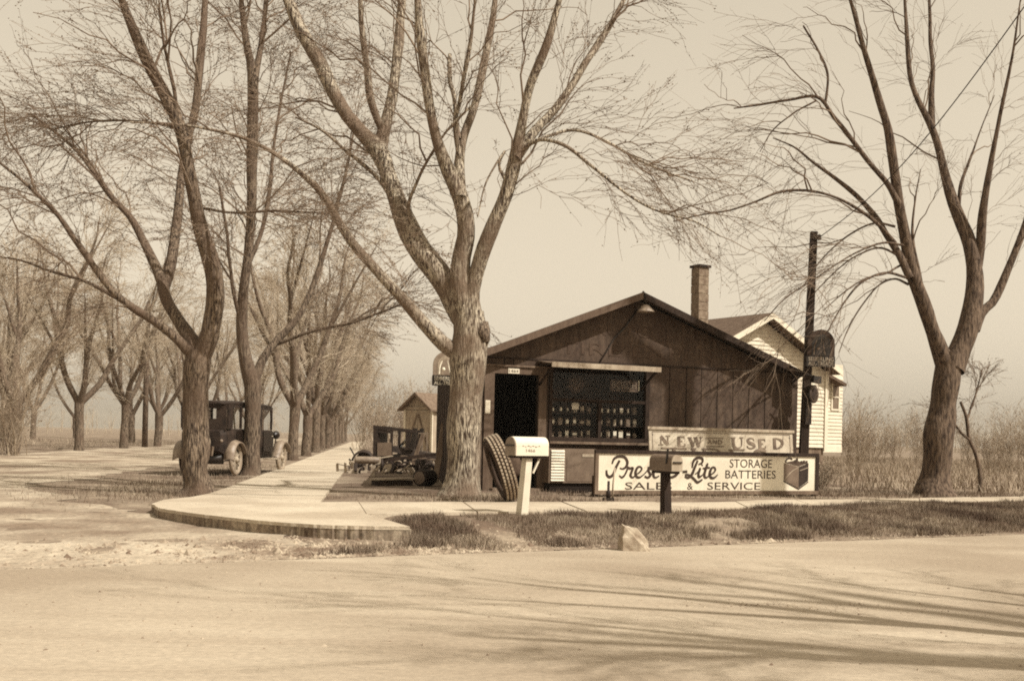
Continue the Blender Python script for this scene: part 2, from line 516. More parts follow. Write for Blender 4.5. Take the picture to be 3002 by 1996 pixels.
# the kerb face under the apron, a pitted concrete wall a little proud of the ground
kv = [tuple(p) for p in ct]
kin = [(p[0] + 0.0, p[1] + 0.16) for p in kv]
kerb = bpy.data.objects.new('kerb', None); COL.objects.link(kerb); kind(kerb, 'structure')
segs = [(0, 42), (42, 70), (70, len(kv) - 1)]
for a, b in segs:
    pts = kv[a:b + 1]; inn = kin[a:b + 1]
    m = MB(); k = len(pts)
    v = [(p[0], p[1] + 0.012, -0.05) for p in pts] + [(p[0], p[1] + 0.004, ZW - 0.036) for p in pts] + [(p[0], p[1], -0.05) for p in inn] + [(p[0], p[1], ZW - 0.036) for p in inn]
    f = [(i, i + 1, k + i + 1, k + i) for i in range(k - 1)] + [(k + i, k + i + 1, 3 * k + i + 1, 3 * k + i) for i in range(k - 1)] + [(2 * k + i, 3 * k + i, 3 * k + i + 1, 2 * k + i + 1) for i in range(k - 1)]
    f += [(0, k, 3 * k, 2 * k), (k - 1, 3 * k - 1, 4 * k - 1, 2 * k - 1)]
    m.add(v, f).build('kerb_block', 'curb', kerb)
# front walk slabs
near_e = [(1073, 1505), (1344, 1500), (1517, 1498), (1807, 1497), (2000, 1493), (2267, 1483), (2458, 1478), (2515, 1473), (2862, 1467), (3100, 1464)]
far_e = [(1050, 1470), (1200, 1470), (1495, 1469), (1800, 1470), (2100, 1470), (2229, 1465), (2400, 1463), (2572, 1461), (2862, 1456), (3100, 1452)]
ne = catmull(np.array([g2(*p) for p in near_e]), 6); fe = catmull(np.array([g2(*p) for p in far_e]), 6)
wd_ = (ne[-1] + fe[-1] - ne[-4] - fe[-4]); wd_ /= np.linalg.norm(wd_)
ne = np.concatenate([ne, [ne[-1] + wd_ * 12, ne[-1] + wd_ * 24]]); fe = np.concatenate([fe, [fe[-1] + wd_ * 12, fe[-1] + wd_ * 24]])
def pick(e, t):
    d = np.concatenate([[0], np.cumsum(np.linalg.norm(np.diff(e, axis=0), axis=1))]); d /= d[-1]
    return (float(np.interp(t, d, e[:, 0])), float(np.interp(t, d, e[:, 1])))
NS = 26
for i in range(NS):
    a, b = i / NS + 0.00032, (i + 1) / NS - 0.00032
    ts = np.linspace(a, b, 5)
    poly = [pick(ne, t) for t in ts] + [pick(fe, t) for t in ts[::-1]]
    dz = random.uniform(-0.006, 0.004)
    MB().slab(poly, ZW - 0.09, ZW + dz).build('slab', 'walk', walk)
# side walk slabs going up the street
r0 = np.array(g2(937, 1471)); l0 = np.array([-4.30, 16.0])
y = 0.0
for i in range(42):
    ln = 1.5 if i < 30 else 5.0
    a = r0 + STD * (y + 0.011); b = r0 + STD * (y + ln - 0.011)
    if i == 0:
        la = l0
    else:
        la = a - STN * 1.62
    lb_ = b - STN * 1.62
    dz = random.uniform(-0.008, 0.006)
    MB().slab([tuple(a), tuple(b), tuple(lb_), tuple(la)], ZW - 0.09, ZW + dz).build('slab', 'walk', walk)
    y += ln

# ------------------------------------------------------------------ the garage
FY = R(23)
F0 = Vector((-0.457, 19.1, 0))
E1 = Vector((math.cos(FY), math.sin(FY), 0)); NF = Vector((math.sin(FY), -math.cos(FY), 0))
GR = 0.17

def plane_sz(u, v, o, e, nrm, n=0.0):
    r = ray(u, v); c = Vector((0, 0, CAM_Z))
    q = o + nrm * n
    t = (q - c).dot(nrm) / r.dot(nrm)
    p = c + r * t
    return ((p - o).dot(e), p.z)

def fs(u, v, n=0.0):
    return plane_sz(u, v, F0, E1, NF, n)

garage = thing('garage', 'low dark brown board garage with gabled front, open doorway and shop window', 'garage', F0, FY)
SL, SRR = -0.60, fs(2336, 1250)[0]
zt0, zt1 = fs(1430, 1046)[1], fs(2333, 1091)[1]
ZT = (zt0 + zt1) / 2                                  # the trim line between boards and gable
pk_s, pk_z = fs(1886, 856, 0.3)
le_s, le_z = fs(1425, 1022, 0.3)
re_s, re_z = fs(2350, 1086, 0.3)
kl = (pk_z - le_z) / (pk_s - le_s); kr = (pk_z - re_z) / (re_s - pk_s)
EL, ER = SL - 0.04, re_s
def roof_z(s):                                        # top of the roof at the front
    return pk_z - kl * (pk_s - s) if s < pk_s else pk_z - kr * (s - pk_s)
RT = 0.075
dv = Vector((-0.0976, 0.9952, 0))
DV = Vector((dv.dot(E1), -dv.dot(NF), 0))             # depth direction in the garage's own axes
def deep(p, t):
    return (p[0] + DV.x * t, p[1] + DV.y * t, p[2])
DEP = 7.0
# roof slopes
for a, b in ((EL, pk_s), (pk_s, ER)):
    za, zb = roof_z(a), roof_z(b)
    f4 = [(a, -0.3, za - RT), (b, -0.3, zb - RT), (b, -0.3, zb), (a, -0.3, za)]
    MB().hexa(f4, [deep(p, DEP + 0.6) for p in f4]).build('roof', 'roof', garage)
for a, b, mname in ((EL, pk_s - 0.004, 'casing'), (pk_s + 0.004, ER, 'darkwood')):  # left board coloured paler as lit, right board dark as shaded
    za, zb = roof_z(a) - 0.006, roof_z(b) - 0.006
    h = 0.12
    MB().prism([(a, za - h), (b, zb - h), (b, zb), (a, za)], -0.33, -0.302).build('rake_board', mname, garage)
# inner shell: keeps the inside dark
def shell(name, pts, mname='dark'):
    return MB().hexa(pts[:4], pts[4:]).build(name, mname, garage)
d0, d1 = fs(1445, 1250)[0], fs(1575, 1250)[0]
dz1 = fs(1510, 1097)[1]; dz0 = GR + 0.06
w0, w1 = fs(1614, 1180)[0], fs(1894, 1180)[0]
wz1 = fs(1760, 1078)[1]; wz0 = fs(1760, 1288)[1]
BK = 0.05
def backing(a, b, z0, z1):
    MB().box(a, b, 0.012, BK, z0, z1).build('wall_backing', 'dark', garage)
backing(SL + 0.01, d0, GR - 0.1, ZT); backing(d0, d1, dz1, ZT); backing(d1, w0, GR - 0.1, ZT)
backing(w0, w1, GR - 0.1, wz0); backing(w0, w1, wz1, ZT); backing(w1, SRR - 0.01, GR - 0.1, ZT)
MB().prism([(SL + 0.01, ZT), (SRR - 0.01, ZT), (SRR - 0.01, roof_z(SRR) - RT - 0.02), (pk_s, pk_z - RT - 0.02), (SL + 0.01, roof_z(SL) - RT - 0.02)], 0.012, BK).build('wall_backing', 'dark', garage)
# side, back walls, floor
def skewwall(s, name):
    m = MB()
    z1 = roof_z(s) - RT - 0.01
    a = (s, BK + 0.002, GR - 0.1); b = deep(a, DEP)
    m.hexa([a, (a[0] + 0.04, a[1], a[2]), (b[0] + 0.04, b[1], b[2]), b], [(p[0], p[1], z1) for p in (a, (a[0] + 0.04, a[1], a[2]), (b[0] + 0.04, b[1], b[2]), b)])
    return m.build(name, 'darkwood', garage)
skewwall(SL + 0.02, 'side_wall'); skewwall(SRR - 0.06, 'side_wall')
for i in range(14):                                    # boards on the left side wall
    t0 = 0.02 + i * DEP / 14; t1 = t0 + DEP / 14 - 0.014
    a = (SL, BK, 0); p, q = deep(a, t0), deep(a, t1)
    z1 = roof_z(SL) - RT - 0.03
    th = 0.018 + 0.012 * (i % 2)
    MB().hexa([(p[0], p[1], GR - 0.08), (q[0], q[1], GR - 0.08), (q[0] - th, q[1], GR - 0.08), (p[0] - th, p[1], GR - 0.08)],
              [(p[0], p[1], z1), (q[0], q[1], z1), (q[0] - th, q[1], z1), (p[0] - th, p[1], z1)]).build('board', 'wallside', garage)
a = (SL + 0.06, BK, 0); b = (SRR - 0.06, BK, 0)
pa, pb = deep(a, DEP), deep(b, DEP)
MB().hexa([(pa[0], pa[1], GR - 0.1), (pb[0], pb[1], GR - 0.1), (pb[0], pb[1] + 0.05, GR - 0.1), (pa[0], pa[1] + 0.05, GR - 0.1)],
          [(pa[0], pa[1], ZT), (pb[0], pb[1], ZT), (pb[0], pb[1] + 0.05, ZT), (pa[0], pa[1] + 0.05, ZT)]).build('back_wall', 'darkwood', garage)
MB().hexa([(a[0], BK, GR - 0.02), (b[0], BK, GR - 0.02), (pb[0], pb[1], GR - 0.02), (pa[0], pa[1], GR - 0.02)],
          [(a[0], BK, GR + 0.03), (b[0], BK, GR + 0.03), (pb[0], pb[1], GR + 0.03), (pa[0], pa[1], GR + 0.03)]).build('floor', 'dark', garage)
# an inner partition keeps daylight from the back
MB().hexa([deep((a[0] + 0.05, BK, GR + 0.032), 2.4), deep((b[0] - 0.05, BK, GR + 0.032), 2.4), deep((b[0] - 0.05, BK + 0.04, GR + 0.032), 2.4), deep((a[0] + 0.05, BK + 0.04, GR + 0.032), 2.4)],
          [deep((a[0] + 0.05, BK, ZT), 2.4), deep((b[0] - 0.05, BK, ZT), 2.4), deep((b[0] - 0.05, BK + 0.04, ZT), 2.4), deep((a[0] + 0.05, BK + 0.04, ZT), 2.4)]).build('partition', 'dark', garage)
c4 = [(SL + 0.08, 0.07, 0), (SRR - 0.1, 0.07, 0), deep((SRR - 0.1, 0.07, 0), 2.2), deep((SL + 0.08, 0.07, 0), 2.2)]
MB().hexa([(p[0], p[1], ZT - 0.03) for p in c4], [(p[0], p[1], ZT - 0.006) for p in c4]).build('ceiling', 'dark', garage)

def board(a, b, z0, z1, mname='wall', y0=-0.012, y1=0.010, name='board'):
    return MB().box(a, b, y0 + random.uniform(-0.003, 0.003), y1, z0, z1).build(name, mname, garage)
G = 0.008
seams = [fs(u, 1180)[0] for u in (1961, 2010, 2054, 2101, 2147, 2194, 2241, 2287)]
ed = [w1 + 0.05] + seams + [SRR]
for a, b in zip(ed[:-1], ed[1:]):
    board(a + G, b - G, GR, ZT - 0.025)
ed = [SL, -0.30, d0 - 0.19]
for a, b in zip(ed[:-1], ed[1:]):
    board(a + G, b - G, GR, ZT - 0.025)
ed = [d0 - 0.19, fs(1478, 1060)[0], fs(1505, 1060)[0], d1 + 0.16]
for a, b in zip(ed[:-1], ed[1:]):
    board(a + G, b - G, dz1 + 0.155, ZT - 0.025)
ed = [d1 + 0.16, w0 - 0.04]
board(ed[0] + G, ed[1] - G, GR, ZT - 0.025)
ed = np.linspace(w0 - 0.04, w1 + 0.05, 5)
for a, b in zip(ed[:-1], ed[1:]):
    board(a + G, b - G, GR, wz0 - 0.09)
board(w0 - 0.04 + G, w1 + 0.05 - G, wz1 + 0.04, ZT - 0.025)
# gable boards
ed = [SL + 0.01, 0.55, 1.75, pk_s, 4.05, 5.25, SRR - 0.01]
for a, b in zip(ed[:-1], ed[1:]):
    top_ = [(b - 0.002, roof_z(b) - RT - 0.02), (a + 0.002, roof_z(a) - RT - 0.02)]
    MB().prism([(a + 0.002, ZT + 0.004), (b - 0.002, ZT + 0.004)] + top_, -0.006 + random.uniform(-0.002, 0.002), 0.010).build('gable_panel', 'wall', garage)
MB().box(SL, SRR, -0.028, 0.008, ZT - 0.022, ZT + 0.001).build('trim_strip', 'darkwood', garage)
# door casing
MB().box(d0 - 0.18, d0 - 0.002, -0.04, 0.07, GR, dz1).build('door_casing', 'casing', garage)
MB().box(d1 + 0.002, d1 + 0.15, -0.04, 0.07, GR, dz1).build('door_casing', 'casing', garage)
MB().box(d0 - 0.18, d1 + 0.15, -0.04, 0.07, dz1 + 0.002, dz1 + 0.12).build('door_casing', 'casing', garage)
MB().box(d0 - 0.22, d1 + 0.19, -0.07, 0.008, dz1 + 0.122, dz1 + 0.152).build('drip_cap', 'midwood', garage)
MB().box(d0 - 0.05, d1 + 0.05, -0.16, 0.06, GR - 0.06, GR + 0.055).build('threshold', 'midwood', garage)
# window frame, sashes, panes
zm = fs(1760, 1176)[1]; wm = fs(1756, 1230)[0]
def wb(x0, x1, z0, z1, y0=-0.045, y1=0.05, mname='darkwood', name='window_frame'):
    return MB().box(x0, x1, y0, y1, z0, z1).build(name, mname, garage)
wb(w0 - 0.04, w0 + 0.02, wz0 - 0.04, wz1 + 0.04); wb(w1 - 0.03, w1 + 0.045, wz0 - 0.04, wz1 + 0.04)
wb(w0 + 0.021, w1 - 0.031, wz1 - 0.02, wz1 + 0.038, -0.04); wb(w0 + 0.021, w1 - 0.031, wz0 - 0.04, wz0 + 0.03, -0.04)
wb(w0 + 0.021, w1 - 0.031, zm - 0.025, zm + 0.025, -0.035); wb(wm - 0.03, wm + 0.03, wz0 + 0.031, zm - 0.026, -0.035)
for a, b, c, d in ((w0 + 0.02, w1 - 0.03, zm + 0.025, wz1 - 0.02), (w0 + 0.02, wm - 0.03, wz0 + 0.03, zm - 0.025), (wm + 0.03, w1 - 0.03, wz0 + 0.03, zm - 0.025)):
    MB().box(a, b, 0.004, 0.009, c, d).build('pane', 'glass', garage)
MB().box(w0 - 0.06, w1 + 0.07, -0.15, 0.0, wz0 - 0.088, wz0 - 0.045).build('window_sill', 'midwood', garage)
# propped shutter above the window
aw0, aw1 = fs(1617, 1058, 0.62)[0], fs(1937, 1080, 0.62)[0]
awz = fs(1770, 1070, 0.62)[1]
MB().hexa([(aw0, -0.03, ZT - 0.05), (aw1, -0.03, ZT - 0.05), (aw1, -0.62, awz - 0.03), (aw0, -0.62, awz - 0.03)],
          [(aw0, -0.03, ZT - 0.027), (aw1, -0.03, ZT - 0.027), (aw1, -0.62, awz - 0.005), (aw0, -0.62, awz - 0.005)]).build('window_hood', 'midwood', garage)
MB().box(aw0, aw1, -0.645, -0.622, awz - 0.075, awz + 0.012).build('hood_edge', 'palewood', garage)  # sunlight on the front edge put into its pale colour
for s in (aw0 + 0.05, aw1 - 0.05):
    MB().bar((s, -0.03, ZT - 0.45), (s, -0.6, awz - 0.04), 0.03).build('prop', 'darkwood', garage)
# the shelf box inside the window
MB().box(w0 + 0.01, w1 - 0.02, 0.36, 0.38, wz0, wz1).build('shelf_back', 'darkwood', garage)
shz = [wz0 + 0.03, lerp(wz0, zm, 0.36), lerp(wz0, zm, 0.69)]
for z in shz:
    MB().box(w0 + 0.02, w1 - 0.03, 0.10, 0.355, z - 0.012, z).build('shelf', 'darkwood', garage)
# house number and paper notice
p0 = fs(1490, 1094, 0.05); p1 = fs(1520, 1081, 0.05)
pl = MB().box(p0[0], p1[0] + 0.02, -0.052, -0.042, p0[1], p1[1]).build('number_plate', 'white', garage)
put_text('1464', pl, p0[0] + 0.015, p1[0], p0[1] + 0.02, p1[1] - 0.02, -0.054, 'signink')
p0 = fs(1423, 1211, 0.05); p1 = fs(1438, 1173, 0.05)
MB().box(p0[0], p1[0], -0.047, -0.042, p0[1], p1[1]).build('paper_notice', 'white', garage)
# faint old lettering painted on the gable
zz = ZT + 0.12
put_text('TIRE EXPERTS', garage, fs(1640, 1040)[0], fs(2180, 1060)[0], zz, zz + 0.22, -0.013, 'fadedwall', 0.002)
put_text('AUTO TIRES', garage, fs(1730, 990)[0], fs(2090, 1000)[0], zz + 0.36, zz + 0.56, -0.013, 'fadedwall', 0.002)
# cord from the lamp down the gable
cp = [fs(u, v, 0.03) for u, v in ((1868, 908), (1850, 935), (1830, 962), (1800, 992), (1778, 1030), (1757, 1064))]
MB().tube([(s, -0.03, z) for s, z in cp], 0.013, 5).build('lamp_cord', 'black', garage)

# goods on the shelves behind the glass
spots = []
for bay, (a, b) in enumerate(((w0 + 0.06, wm - 0.05), (wm + 0.06, w1 - 0.06))):
    for row, z in enumerate(shz):
        nn = 6
        for i in range(nn):
            spots.append((a + (b - a) * (i + 0.5) / nn + random.uniform(-0.01, 0.01), z, row, bay, i))
rown = ['bottom', 'middle', 'top']
pk = []
for x, z, row, bay, i in spots:
    hh = random.uniform(0.10, 0.155); wd = random.uniform(0.06, 0.095)
    o = thing('parts_carton', '%s carton from the left on the %s shelf of the %s window sash' % (['first item, a', 'second item, a', 'third item, a', 'fourth item, a', 'fifth item, a', 'sixth item, a'][i], rown[row], 'door-side' if bay == 0 else 'sign-side'), 'carton',
              garage.matrix_basis @ Vector((x, 0.19, z)), FY + random.uniform(-0.2, 0.2), 'goods standing on the shop window shelves')
    if random.random() < .3:
        MB().lathe([(0, 0), (wd * .42, 0), (wd * .42, hh * .8), (wd * .3, hh * .86), (0, hh * .86)], 12).build('can', random.choice(['metal', 'packagedark', 'midwood']), o)
        MB().box(-wd * .22, wd * .22, -wd * .42 - .006, -wd * .42 + .004, hh * .2, hh * .66).build('paper_label', random.choice(['package', 'palewood']), o)
        o.name = 'parts_can'; o['label'] = o['label'].replace('carton', 'can', 1); o['category'] = 'can'
        continue
    MB().box(-wd / 2, wd / 2, -0.03, 0.03, 0.0, hh).build('box', random.choice(['packagedark', 'packagedark', 'midwood', 'metal']), o)
    MB().box(-wd / 2 + 0.006, wd / 2 - 0.006, -0.034, -0.031, hh * random.uniform(0.05, 0.45), hh * random.uniform(0.6, 0.98)).build('paper_label', random.choice(['package', 'palewood', 'package', 'metal']), o)
p0 = fs(1677, 1200, -0.05); p1 = fs(1698, 1181, -0.05)
o = MB().box(p0[0], p1[0], 0.06, 0.064, p0[1], p1[1]).xf(garage.matrix_basis).build('price_card', 'white')
tag(centre(o), 'white price card standing before the top row of cartons in the window', 'card')
# hanging signs behind the upper pane
c0 = fs(1688, 1125, -0.1)
o = thing('round_emblem', 'round dark emblem with a pale three-pronged mark hanging in the upper window', 'emblem', garage.matrix_basis @ Vector((c0[0], 0.10, c0[1] - 0.17)), FY)
MB().lathe([(0.0, -0.006), (0.17, -0.006), (0.17, 0.006), (0.0, 0.006)], 24, 'y', (0, 0, 0.17)).build('disc', 'packagedark', o)
m = MB()
for dx in (-0.06, 0, 0.06):
    m.bar((dx, -0.012, 0.17), (dx * 1.3, -0.012, 0.27), 0.018, 0.004)
m.bar((0, -0.0122, 0.05), (0, -0.0122, 0.168), 0.018, 0.004); m.bar((-0.07, -0.0118, 0.16), (0.07, -0.0118, 0.16), 0.016, 0.004)
m.build('mark', 'metal', o)
p0 = fs(1788, 1144, -0.1); p1 = fs(1873, 1115, -0.1)
o = thing('glass_sign', 'oblong dark lettered sign hanging in the upper window', 'sign', garage.matrix_basis @ Vector(((p0[0] + p1[0]) / 2, 0.10, p0[1])), FY)
hw = (p1[0] - p0[0]) / 2; hz = p1[1] - p0[1]
MB().box(-hw, hw, -0.006, 0.006, 0, hz).build('panel', 'packagedark', o)
put_text('BOSCH', o, -hw + 0.04, hw - 0.05, 0.035, hz - 0.035, -0.009, 'metal')
MB().box(-hw, hw, -0.012, -0.0065, -0.012, 0.006).build('rim', 'midwood', o)
MB().box(hw - 0.015, hw + 0.008, -0.0125, -0.007, 0.007, hz).build('rim', 'package', o)

# cabinet below the window
cb0 = fs(1608, 1415, 0.3); cb1 = fs(1748, 1316, 0.3)
cab = thing('louvred_cabinet', 'grey metal cabinet with pale louvre slats below the shop window', 'cabinet', garage.matrix_basis @ Vector(((cb0[0] + cb1[0]) / 2, -0.16, GR)), FY)
hw = (cb1[0] - cb0[0]) / 2; z0 = cb0[1] - GR; z1 = cb1[1] - GR
MB().box(-hw, hw, -0.14, 0.14, z0, z1).build('body', 'enamelgrey', cab)
MB().box(-hw + 0.04, hw - 0.03, -0.10, 0.12, 0, z0 - 0.002).build('plinth', 'dark', cab)
for i in range(11):
    za = z0 + 0.035 + i * (z1 - z0 - 0.05) / 11
    MB().hexa([(-hw + 0.035, -0.142, za), (-hw + 0.285, -0.142, za), (-hw + 0.285, -0.142, za + 0.038), (-hw + 0.035, -0.142, za + 0.038)],
              [(-hw + 0.035, -0.168, za), (-hw + 0.285, -0.168, za), (-hw + 0.285, -0.150, za + 0.038), (-hw + 0.035, -0.150, za + 0.038)]).build('slat', 'white', cab)
MB().box(hw - 0.27, hw - 0.05, -0.149, -0.1415, z1 - 0.14, z1 - 0.09).build('nameplate', 'palewood', cab)
MB().box(-hw + 0.34, hw - 0.02, -0.147, -0.1412, z0 + 0.03, z1 - 0.17).build('door', 'enamelgrey', cab)

# gooseneck lamp at the peak
lp = fs(1893, 905, 0.38)
lamp = thing('gooseneck_lamp', 'shaded gooseneck lamp hooked over the peak of the garage', 'lamp', garage.matrix_basis @ Vector((lp[0], -0.38, lp[1] - 0.06)), FY)
MB().lathe([(0.03, 0.13), (0.06, 0.12), (0.11, 0.06), (0.155, 0.012), (0.16, 0.0), (0.15, 0.002), (0.10, 0.05), (0.05, 0.10), (0.0, 0.11)], 20).build('lamp_shade', 'metal', lamp)
MB().lathe([(0.0, 0.005), (0.03, 0.02), (0.04, 0.05), (0.025, 0.09), (0.0, 0.1)], 12).build('bulb', 'white', lamp)
MB().tube([(0, 0, 0.125), (0, 0.0, 0.25), (0.0, 0.03, 0.33), (0.0, 0.10, 0.375), (0.01, 0.17, 0.34), (0.01, 0.20, 0.22), (0.01, 0.21, 0.14)], 0.013, 6).build('pipe', 'dustyblack', lamp)

# sack hanging by the doorway
p = fs(1512, 1398, 0.1)
sk = MB().lathe([(0.0, 0.0), (0.07, 0.012), (0.115, 0.06), (0.125, 0.15), (0.12, 0.26), (0.09, 0.33), (0.03, 0.37), (0.0, 0.375)], 14)
o = sk.build('hanging_sack', 'sack'); o.location = garage.matrix_basis @ Vector((p[0], -0.02, p[1])); tag(o, 'dark round-bottomed sack hanging in the garage doorway', 'sack')

# block chimney behind the roof
def chimney():
    pc = at(2050, 940, 26.4)
    top = at(2052, 766, 26.4).z
    ch = thing('chimney', 'slim square block chimney with a flat cap rising behind the garage roof', 'chimney', (pc.x, pc.y, 0.15), R(30))
    hw = 0.145; z = 0.0; i = 0
    hh = 0.2
    while z + hh < top - 0.15 - 0.05:
        j = (random.random() - 0.5) * 0.008
        MB().box(-hw + j, hw + j, -hw - j, hw - j, z, z + hh - 0.014).build('block', 'block', ch)
        z += hh
    MB().box(-hw + 0.012, hw - 0.012, -hw + 0.012, hw - 0.012, 0.0, z).build('mortar_core', 'mortar', ch)
    MB().box(-hw - 0.035, hw + 0.035, -hw - 0.035, hw + 0.035, z + 0.002, z + 0.06).build('cap', 'darkwood', ch)
chimney()

# ------------------------------------------------------------------ white house behind
def house():
    HY = R(33)
    e = Vector((math.cos(HY), math.sin(HY), 0)); nrm = Vector((math.sin(HY), -math.cos(HY), 0))
    OV = 0.32
    pk = at(2266, 916, 29.0)
    o = Vector((pk.x, pk.y, 0)) - nrm * OV
    h = thing('bungalow', 'white clapboard house with a dark roof behind the garage', 'house', (o.x, o.y, 0), HY)
    q = lambda u, v, n=0.0: plane_sz(u, v, o, e, nrm, n)
    sr = q(2424, 1200)[0]; sl = -sr - 0.9
    zr = q(2470, 1085, OV); kk = (pk.z - zr[1]) / zr[0]
    rz = lambda s: pk.z - kk * abs(s)
    zb = q(2424, 1312)[1]
    rt = 0.12; DP = 8.0
    # wall core, then each clapboard
    MB().prism([(sl + .02, zb), (sr - .02, zb), (sr - .02, rz(sr) - rt - .05), (0, rz(0) - rt - .05), (sl + .02, rz(sl) - rt - .05)], 0.03, DP).build('wall', 'siding', h)
    z = zb; i = 0
    while z < rz(0) - rt - 0.1:
        z1 = z + 0.105
        m_ = (pk.z - rt - 0.03 - z1) / kk
        a, b = max(sl, -m_), min(sr - 0.1, m_)
        if b - a > 0.05:
            MB().hexa([(a, 0.028, z), (b, 0.028, z), (b, 0.028, z1), (a, 0.028, z1)], [(a, -0.004, z), (b, -0.004, z), (b, 0.018, z1 - 0.002), (a, 0.018, z1 - 0.002)]).build('clapboard', 'siding', h)
        z = z1
    MB().box(sr - 0.098, sr + 0.02, -0.03, 0.03, zb - 0.1, rz(sr) - rt - 0.02).build('corner_board', 'white', h)
    for a, b in ((sl - 0.5, 0.0), (0.0, zr[0])):
        f4 = [(a, -OV, rz(a) - rt), (b, -OV, rz(b) - rt), (b, -OV, rz(b)), (a, -OV, rz(a))]
        MB().hexa(f4, [(p[0], DP + 0.4, p[2]) for p in f4]).build('roof', 'houseroof', h)
    for a, b in ((sl - 0.5, -0.003), (0.003, zr[0])):
        MB().prism([(a, rz(a) - 0.16), (b, rz(b) - 0.16), (b, rz(b) - 0.015), (a, rz(a) - 0.015)], -OV - 0.03, -OV - 0.002).build('rake_board', 'white', h)
    MB().box(sl + .05, sr - .05, 0.05, DP - 0.05, 0.1, zb - 0.002).build('foundation', 'midwood', h)
    # lean-to wing at the right
    wa, wbx = sr + 0.022, q(2468, 1200, -0.7)[0]
    wy = 0.7
    zt = q(2450, 1105, -wy)[1]; zb2 = q(2450, 1310, -wy)[1]
    MB().box(wa, wbx, wy, wy + 3, zb2, zt + 0.35).build('wing_wall', 'siding', h)
    za = zb2
    while za < zt - 0.05:
        MB().hexa([(wa, wy - 0.002, za), (wbx, wy - 0.002, za), (wbx, wy - 0.002, za + .1), (wa, wy - 0.002, za + .1)],
                  [(wa, wy - 0.03, za), (wbx, wy - 0.03, za), (wbx, wy - 0.01, za + .098), (wa, wy - 0.01, za + .098)]).build('clapboard', 'siding', h)
        za += 0.1
    x0, z0 = q(2437, 1198, -wy); x1, z1 = q(2456, 1130, -wy)
    fr = MB(); fr.box(x0 - .05, x0, wy - .05, wy - .031, z0 - .05, z1 + .05).box(x1, x1 + .05, wy - .05, wy - .031, z0 - .05, z1 + .05)
    fr.box(x0 + .001, x1 - .001, wy - .05, wy - .031, z1 + .001, z1 + .05).box(x0 + .001, x1 - .001, wy - .05, wy - .031, z0 - .05, z0 - .001)
    f = fr.build('window', 'white', h)
    MB().box(x0 + .001, x1 - .001, wy - .036, wy - .032, z0, z1).build('pane', 'enamelgrey', f)
    MB().box(x0 + .001, x1 - .001, wy - .046, wy - .037, (z0 + z1) / 2 - .02, (z0 + z1) / 2 + .02).build('sash_bar', 'white', f)
    e0 = q(2425, 1078, -wy + 0.35); e1 = q(2482, 1124, -wy + 0.35)
    f4 = [(wa - 0.02, wy - 0.35, e0[1] - 0.08), (e1[0], wy - 0.35, e1[1] - 0.08), (e1[0], wy - 0.35, e1[1]), (wa - 0.02, wy - 0.35, e0[1])]
    MB().hexa(f4, [(p[0], wy + 3.2, p[2]) for p in f4]).build('wing_roof', 'houseroof', h)
    MB().box(wa + 0.35, wa + 0.45, wy + 0.05, wy + 0.15, 0.1, zb2 - .16).build('post', 'midwood', h)
    MB().box(wa, wbx, wy - 0.035, wy + 0.1, zb2 - 0.15, zb2 - 0.002).build('skirt_board', 'white', h)
house()

